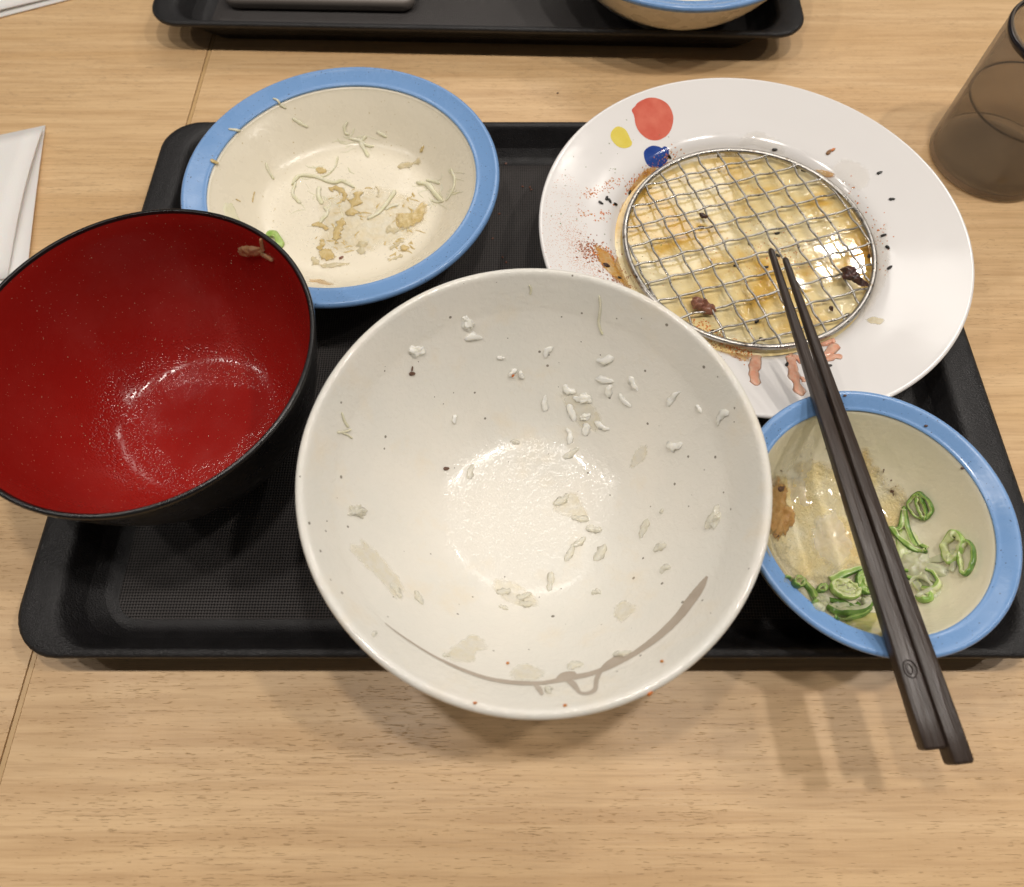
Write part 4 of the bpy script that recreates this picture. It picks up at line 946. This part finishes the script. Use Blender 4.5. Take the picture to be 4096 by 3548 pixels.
def ring_slice(pts, wall, height, lab, mats, closed=True, lift=.0, tilt=None, key='small', name='scallion_slice', group='scallion slices', inner=None):
    """one slice of scallion: a closed (or open) band; pts in crop px"""
    P = spline([(kb[0]+x*kb[2], kb[1]+y*kb[2], 0) for x, y in pts], 6, closed); H = [cast(p.x, p.y, key) for p in P]; H = [h for h in H if h]
    if len(H) < 4: return
    n = len(H); N = Vector((0, 0, 0)); c = Vector((0, 0, 0)); d = 0
    for h in H: N += h[1]; c += h[0]; d += h[2]
    N.normalize(); c /= n; wd = wall*(1.45 if closed else 1.2)*kb[2]*px(d/n)
    if tilt: N = (N+Vector(tilt)).normalized()
    vs = []; fs = []; mi = []; sd = random.random()*50
    for i, h in enumerate(H):
        a = H[(i-1) % n][0] if closed or i else h[0]; b = H[(i+1) % n][0] if closed or i < n-1 else h[0]
        t_ = (b-a).normalized(); s = N.cross(t_).normalized()
        if closed and s.dot(h[0]-c) > 0: s = -s          # s points inwards
        hh = height*(1+.5*noise.noise((sd, i*.2, 0))); w2 = wd*(1+.9*noise.noise((sd, i*.17, 7)))
        p = h[0]+h[1]*.0002+N*lift
        for o_, z_ in ((0, 0), (-.12, .5), (0, .95), (.2, 1.0), (.8, 1.0), (1, .9), (.95, 0)): vs.append(p+s*(w2*o_)+N*(hh*z_))
    m_ = 7
    for i in range(n if closed else n-1):
        j = (i+1) % n
        for k in range(m_):
            l_ = (k+1) % m_; fs.append((i*m_+k, i*m_+l_, j*m_+l_, j*m_+k)); mi.append(0 if k in (0, 1, 2) else (1 if k in (3,) else 2))
    if not closed:
        fs.append(tuple(range(m_))); mi.append(1); fs.append(tuple((n-1)*m_+k for k in range(m_))); mi.append(1)
    return finish(name, vs, fs, [M[m] for m in mats], lab, 'scallion', group, None, None, mi)
def oval(cx, cy, rx, ry, rot=0, wob=.06, n=12):
    out = []; sd = random.random()*40
    for i in range(n):
        a = 2*math.pi*i/n; k = 1+wob*2*noise.noise((math.cos(a)+sd, math.sin(a), 0)); x, y = rx*k*math.cos(a), ry*k*math.sin(a); r = math.radians(rot)
        out.append((cx+x*math.cos(r)-y*math.sin(r), cy+x*math.sin(r)+y*math.cos(r)))
    return out
DK = ('scal_dark', 'scal_mid', 'scal_pale'); MD = ('scal_mid', 'scal_pale', 'scal_pale'); WH = ('scal_dark', 'scal_white', 'scal_white')
ring_slice(oval(1358, 722, 62, 84, -25, .1), 9, .0016, 'top green scallion loop with a narrower loop inside, right of the chopsticks', DK)
ring_slice(oval(1368, 726, 26, 74, -18, .08), 9, .0018, 'narrow dark scallion loop inside the top one', DK, lift=.0004)
ring_slice([(1252, 742), (1276, 740), (1300, 850), (1345, 940), (1392, 970), (1380, 985), (1300, 968), (1225, 905), (1182, 848), (1200, 838), (1232, 838)], 14, .0019, 'folded triangular dark green scallion slice beside the chopsticks', DK, lift=.0002)
ring_slice(oval(1542, 955, 58, 92, 12, .1), 22, .0022, 'pale green scallion ring, left of the two at the right', MD)
ring_slice(oval(1624, 1018, 44, 98, 8, .06), 10, .0018, 'thin dark green scallion ring furthest right', DK, lift=.0003)
ring_slice([(1490, 985), (1470, 995), (1440, 1010), (1400, 1020)], 20, .0014, 'thin pale strand joining slab and ring', ('scal_white',)*3, False)
ring_slice([(1525, 975), (1535, 1015), (1530, 1055), (1515, 1080)], 22, .0014, 'pale strand hanging from the pale green ring', ('scal_white',)*3, False)
ring_slice(oval(1395, 1165, 70, 62, 20, .12), 16, .0022, 'pale scallion ring in the lower tangle right of the chopsticks', ('scal_pale', 'scal_white', 'scal_pale'))
ring_slice([(1405, 1105), (1440, 1120), (1462, 1160), (1440, 1195), (1390, 1190)], 16, .0022, 'dark scallion arc in the lower tangle', DK, False, lift=.0012)
ring_slice([(1310, 1190), (1350, 1150), (1400, 1165), (1430, 1200), (1380, 1230), (1350, 1250)], 14, .0016, 'white wavy strand in the lower tangle', ('scal_white',)*3, False, lift=.0022)
ring_slice([(1345, 1255), (1385, 1262), (1425, 1245), (1432, 1215)], 26, .0026, 'yellow green scallion arc at the bottom of the tangle', MD, False)
ring_slice([(1270, 1095), (1320, 1100), (1345, 1092)], 12, .0012, 'short dark sliver under the pale slab', DK, False, lift=.0006)
ring_slice([(1280, 1130), (1330, 1140), (1400, 1120)], 12, .0014, 'second dark sliver under the pale slab', DK, False)
ring_slice(oval(925, 1195, 88, 50, 18, .04), 12, .0032, 'thick light green scallion ring left of the chopsticks', MD, lift=.0006)
ring_slice(oval(925, 1193, 62, 26, 18, .04), 12, .0030, 'inner layer of the thick light green ring', ('scal_pale', 'scal_pale', 'scal_white'), lift=.0007)
ring_slice(oval(1045, 1150, 62, 72, -10, .05), 14, .0032, 'dark scallion ring half under the chopsticks', DK, lift=.0008)
ring_slice(oval(1052, 1145, 34, 44, -10, .05), 14, .0030, 'pale core of the dark ring under the chopsticks', ('scal_mid', 'scal_pale', 'scal_pale'), lift=.0008)
ring_slice([(830, 1300), (880, 1330), (960, 1345), (1050, 1320), (1088, 1285), (1075, 1258), (1020, 1262)], 26, .0026, 'large white scallion crescent with dark green skin at the near wall', WH, False, lift=.0004)
ring_slice([(885, 1350), (950, 1362), (1040, 1345), (1085, 1300)], 14, .0014, 'dark green skin strip below the white crescent', DK, False)
ring_slice([(850, 1255), (900, 1268), (970, 1290), (1020, 1275)], 16, .0014, 'dark green sliver inside the white crescent', ('scal_dark',)*3, False)
ring_slice([(860, 1150), (920, 1125), (985, 1095), (1045, 1072)], 18, .0020, 'straight dark green scallion strip running up to the chopsticks', DK, False)
ring_slice(oval(672, 1150, 36, 30, 30, .08), 9, .0022, 'small dark loop at the left wall of the small bowl', DK)
ring_slice([(690, 1150), (720, 1185), (745, 1235), (752, 1260)], 26, .0020, 'dark green strip trailing from the small left loop', DK, False)
ring_slice([(605, 1120), (625, 1128), (640, 1142)], 16, .0012, 'tiny dark scallion bit at the far left of the group', DK, False)
ring_slice(oval(798, 1190, 30, 24, -20, .1), 9, .0024, 'small upright dark curl between loop and thick ring', DK, lift=.0003)

def fill(cx, cy, rx, ry, rot, lab, m, lf, th=.0005):
    patch('scallion_flesh', oval(cx, cy, rx, ry, rot, .02), th, 'small', M[m], lab, 'scallion', 'scallion slices', jag=.03, lump=.5, base=lf, **kd)
fill(925, 1194, 80, 42, 18, 'flat pale green membrane filling the thick ring', 'scal_pale', .0028)
fill(1047, 1148, 52, 62, -10, 'green membrane filling the dark ring by the chopsticks', 'scal_mid', .0030)
fill(1395, 1168, 80, 70, 20, 'pale scallion sheet under the lower tangle', 'scal_white', .0002, .0012)
fill(1262, 905, 46, 60, 20, 'light green membrane inside the folded triangular slice', 'scal_mid', .0004)
fill(945, 1300, 110, 42, 10, 'clear flesh behind the large white crescent', 'scal_white', .0002, .0016)

# ------------------------------------------------------------ chopsticks
def chopstick(tip, end, zt, ze, wt, we, label, roll):
    a = Vector((*tip, zt)); b = Vector((*end, ze)); L = (b-a).length; d = (b-a).normalized()
    r = thing('chopstick', label, 'chopstick', a, 0, 'pair of black chopsticks')
    vs = []; fs = []; n = 28; m_ = 16
    st_ = [0, .0006, .0016]+[.0016+(L-.0026)*k/(n-5) for k in range(1, n-4)]+[L-.0004, L]
    for i, s_ in enumerate(st_):
        k = s_/L; w = wt+(we-wt)*min(1, k*1.05)**.85
        if i == 0: w *= .55
        if i == 1: w *= .85
        if i == len(st_)-1: w *= .80
        if i == len(st_)-2: w *= .95
        sq = min(1, max(0, (k-.12)/.25))                      # round tip, squared handle
        for q in range(m_):
            an = 2*math.pi*q/m_; c_, s2 = math.cos(an), math.sin(an); e = 2/(2+4.5*sq)
            x = math.copysign(abs(c_)**e, c_); z = math.copysign(abs(s2)**e, s2)
            vs.append((x*w/2, s_, z*w/2*.92))
    N = len(st_)
    for i in range(N-1):
        for q in range(m_):
            j = (q+1) % m_; fs.append((i*m_+q, i*m_+j, (i+1)*m_+j, (i+1)*m_+q))
    fs.append(tuple(range(m_))[::-1]); fs.append(tuple((N-1)*m_+q for q in range(m_)))
    me = mesh('chopstick_body', vs, fs)
    o = obj('stick', me, M['chop'], r)
    Y = d; X = Y.cross(Vector((0, 0, 1))).normalized(); Z = X.cross(Y)
    m4 = Matrix((X, Y, Z)).transposed().to_4x4() @ Matrix.Rotation(roll, 4, 'Y')
    r.rotation_euler = m4.to_euler()
    return r, L
CZ = .0566
c1, L1 = chopstick((.11345, .1990), (.1319, .0030), CZ+.0008, CZ, .0027, .0071, 'left black chopstick of the pair lying across the small bowl', .10)
c2, L2 = chopstick((.11890, .1940), (.1393, -.0010), CZ+.0008, CZ, .0027, .0071, 'right black chopstick of the pair lying across the small bowl', -.12)
# moulded emblem near the end of the left stick: a ring and two short bars
t = NT('emblem'); M['emblem'] = t.fin((.045, .033, .027), .4)
ev, ef = tube([(.0021*math.cos(a*.3927), L1-.0235+.0027*math.sin(a*.3927), .00335) for a in range(16)], .00022, 5, True)
obj('emblem', mesh('emblem', ev, ef), M['emblem'], c1)
ev, ef = tube([(.0009*math.cos(a*.3927)+.0003, L1-.0235+.0016*math.sin(a*.3927), .00335) for a in range(16)], .0002, 5, True)
obj('emblem', mesh('emblem', ev, ef), M['emblem'], c1)

# ------------------------------------------------------------ cup
CC = Vector((.2758, .3092, 0))
cup = thing('drinking_cup', 'smoked brown plastic cup half full of water at the right edge', 'cup', CC)
obj('wall', lathe('cup_wall', [(0, .0015), (.029, .0015), (.0318, .0004), (.0333, .0022), (.0336, .006), (.0340, .04), (.0342, .0775), (.0326, .0775), (.0322, .04), (.0314, .008), (.0300, .0055), (0, .0050)], 96, 3), M['cup'], cup)
obj('rim', lathe('cup_rim', [(.0342, .0772), (.0346, .0788), (.0343, .0802), (.0333, .0806), (.0324, .0800), (.0322, .0786), (.0326, .0772), (.0342, .0772)], 96, 3), M['cuprim'], cup)
wo = obj('water', lathe('cup_water', [(0, .0056), (.0298, .0060), (.0312, .009), (.0319, .0405), (.0316, .0412), (.0300, .0408), (0, .0408)], 96, 2), M['water'], None, 'water filling the lower half of the smoked cup', 'water')
wo.location = CC
t_ = NT('meniscus')
obj('waterline', lathe('cup_waterline', [(.0320, .0402), (.0322, .0410), (.0314, .0412), (.0310, .0406), (.0320, .0402)], 96, 2), M['cuprim'], cup)
BV_cup = obj('droplet', grain_mesh('droplet', .0052, .0038, .0014, 0, .1), M['water'], None, 'single water drop on the outside of the smoked cup', 'water drop')
bpy.context.view_layer.update()
reg('cupw', [c for c in cup.children if c.name.startswith('wall')][0])
lay(BV_cup, 3500+1018*.502, 1432*.502, 20, 'cupw', .1, .0014)

# ------------------------------------------------------------ napkins, far dish, crumbs
def sheet(name, pts, zf, th, parent, mat, nseg=14):
    """quad sheet: 4 plan corners (a b c d), zf(s,t) height"""
    a, b, c, d = [Vector((p[0], p[1], 0)) for p in pts]; vs = []; fs = []; n = nseg+1
    for lay_ in (0, 1):
        for i in range(n):
            for j in range(n):
                s, t_ = i/nseg, j/nseg; p = (a*(1-s)+b*s)*(1-t_)+(d*(1-s)+c*s)*t_
                vs.append((p.x, p.y, zf(s, t_)+(th if lay_ else 0)))
    o_ = n*n
    for i in range(nseg):
        for j in range(nseg):
            q = (i*n+j, (i+1)*n+j, (i+1)*n+j+1, i*n+j+1); fs.append(q[::-1]); fs.append(tuple(k+o_ for k in q))
    for i in range(nseg):
        for e in ((i*n, (i+1)*n), (i*n+nseg, (i+1)*n+nseg), (i, i+1), (nseg*n+i, nseg*n+i+1)):
            fs.append((e[0], e[1], e[1]+o_, e[0]+o_))
    inv = Vector(parent.location)
    return obj(name, mesh(name, [Vector(v)-inv for v in vs], fs), mat, parent)
nk = thing('paper_napkin', 'folded white paper napkin at the left edge, above the soup bowl', 'napkin', (-.33, .27, 0), 0, 'white napkins')
p1 = at(173, 491, .003); p2 = at(122, 1100, .003); 
sheet('lower_layer', [(-.44, .283), (p1.x, p1.y), (p2.x+.002, p2.y-.02), (-.42, .18)], lambda s, t_: .0006+.0016*s*math.sin(t_*2.6), .0005, nk, M['paper'])
q1 = at(165, 500, .006); q2 = at(110, 870, .006); q3 = at(28, 1110, .004)
sheet('upper_layer', [(-.44, .282), (q1.x, q1.y), (q3.x, q3.y), (-.43, .185)], lambda s, t_: .0016+.0046*s*s*(.4+.6*math.sin(t_*3.0))+.0006*math.sin(s*7+t_*3), .0005, nk, M['paper'])
nk2 = thing('paper_napkin', 'white paper napkin in the far left corner of the table', 'napkin', (-.36, .48, 0), 0, 'white napkins')
a1 = at(0, 68, .001); a2 = at(400, -35, .001)
dv = Vector((a2.x-a1.x, a2.y-a1.y)).normalized(); nv_ = Vector((-dv.y, dv.x))
c0 = Vector((a1.x, a1.y))-dv*.08; c1_ = Vector((a2.x, a2.y))
sheet('lower_layer', [c0, c1_, c1_+nv_*.12, c0+nv_*.12], lambda s, t_: .0006, .0005, nk2, M['paper'])
off = nv_*.0035
sheet('upper_layer', [c0+off, c1_+off-dv*.006, c1_+off+nv_*.11-dv*.006, c0+off+nv_*.11], lambda s, t_: .0014+.0018*math.sin(s*3), .0005, nk2, M['paper'])

dish = thing('grey_dish', 'flat grey rectangular dish on the far tray, cut by the top of the picture', 'dish', (-.1245, .4775, Z0), th)
DL = []
for ins, z, r_ in ((.004, 0, .006), (.001, .003, .008), (0, .008, .009), (.0006, .0095, .009), (.002, .0100, .008), (.005, .0092, .006), (.009, .0060, .004)):
    DL.append(rr(-.063+ins, .063-ins, -.045+ins, .045-ins, r_, z))
obj('body', loops('dish_body', DL), M['greydish'], dish)

reg('tray', [c for c in T1.children if c.name.startswith('grip_mat')][0], tray_body)
for (x, y) in ((2024, 655), (1997, 857), (1971, 955), (2025, 1050), (2120, 750), (2125, 760), (2090, 748), (2010, 1030)):
    seed(x, y, random.uniform(0, 180), 'tray', 'tiny orange crumb on the tray between bowl and plate', 'crumb', 'meat', .0015, .0011, 'crumbs on the tray', 'crumb')
BV['table'] = BVHTree.FromPolygons([Vector(p) for p in ((-1, -1, 0), (1, -1, 0), (1, 1, 0), (-1, 1, 0))], [(0, 1, 2, 3)])
seed(2231, 374, 20, 'table', 'dark crumb on the table between the salad bowl and the far tray', 'crumb', 'brownbit', .0016, .0010, None, 'crumb')
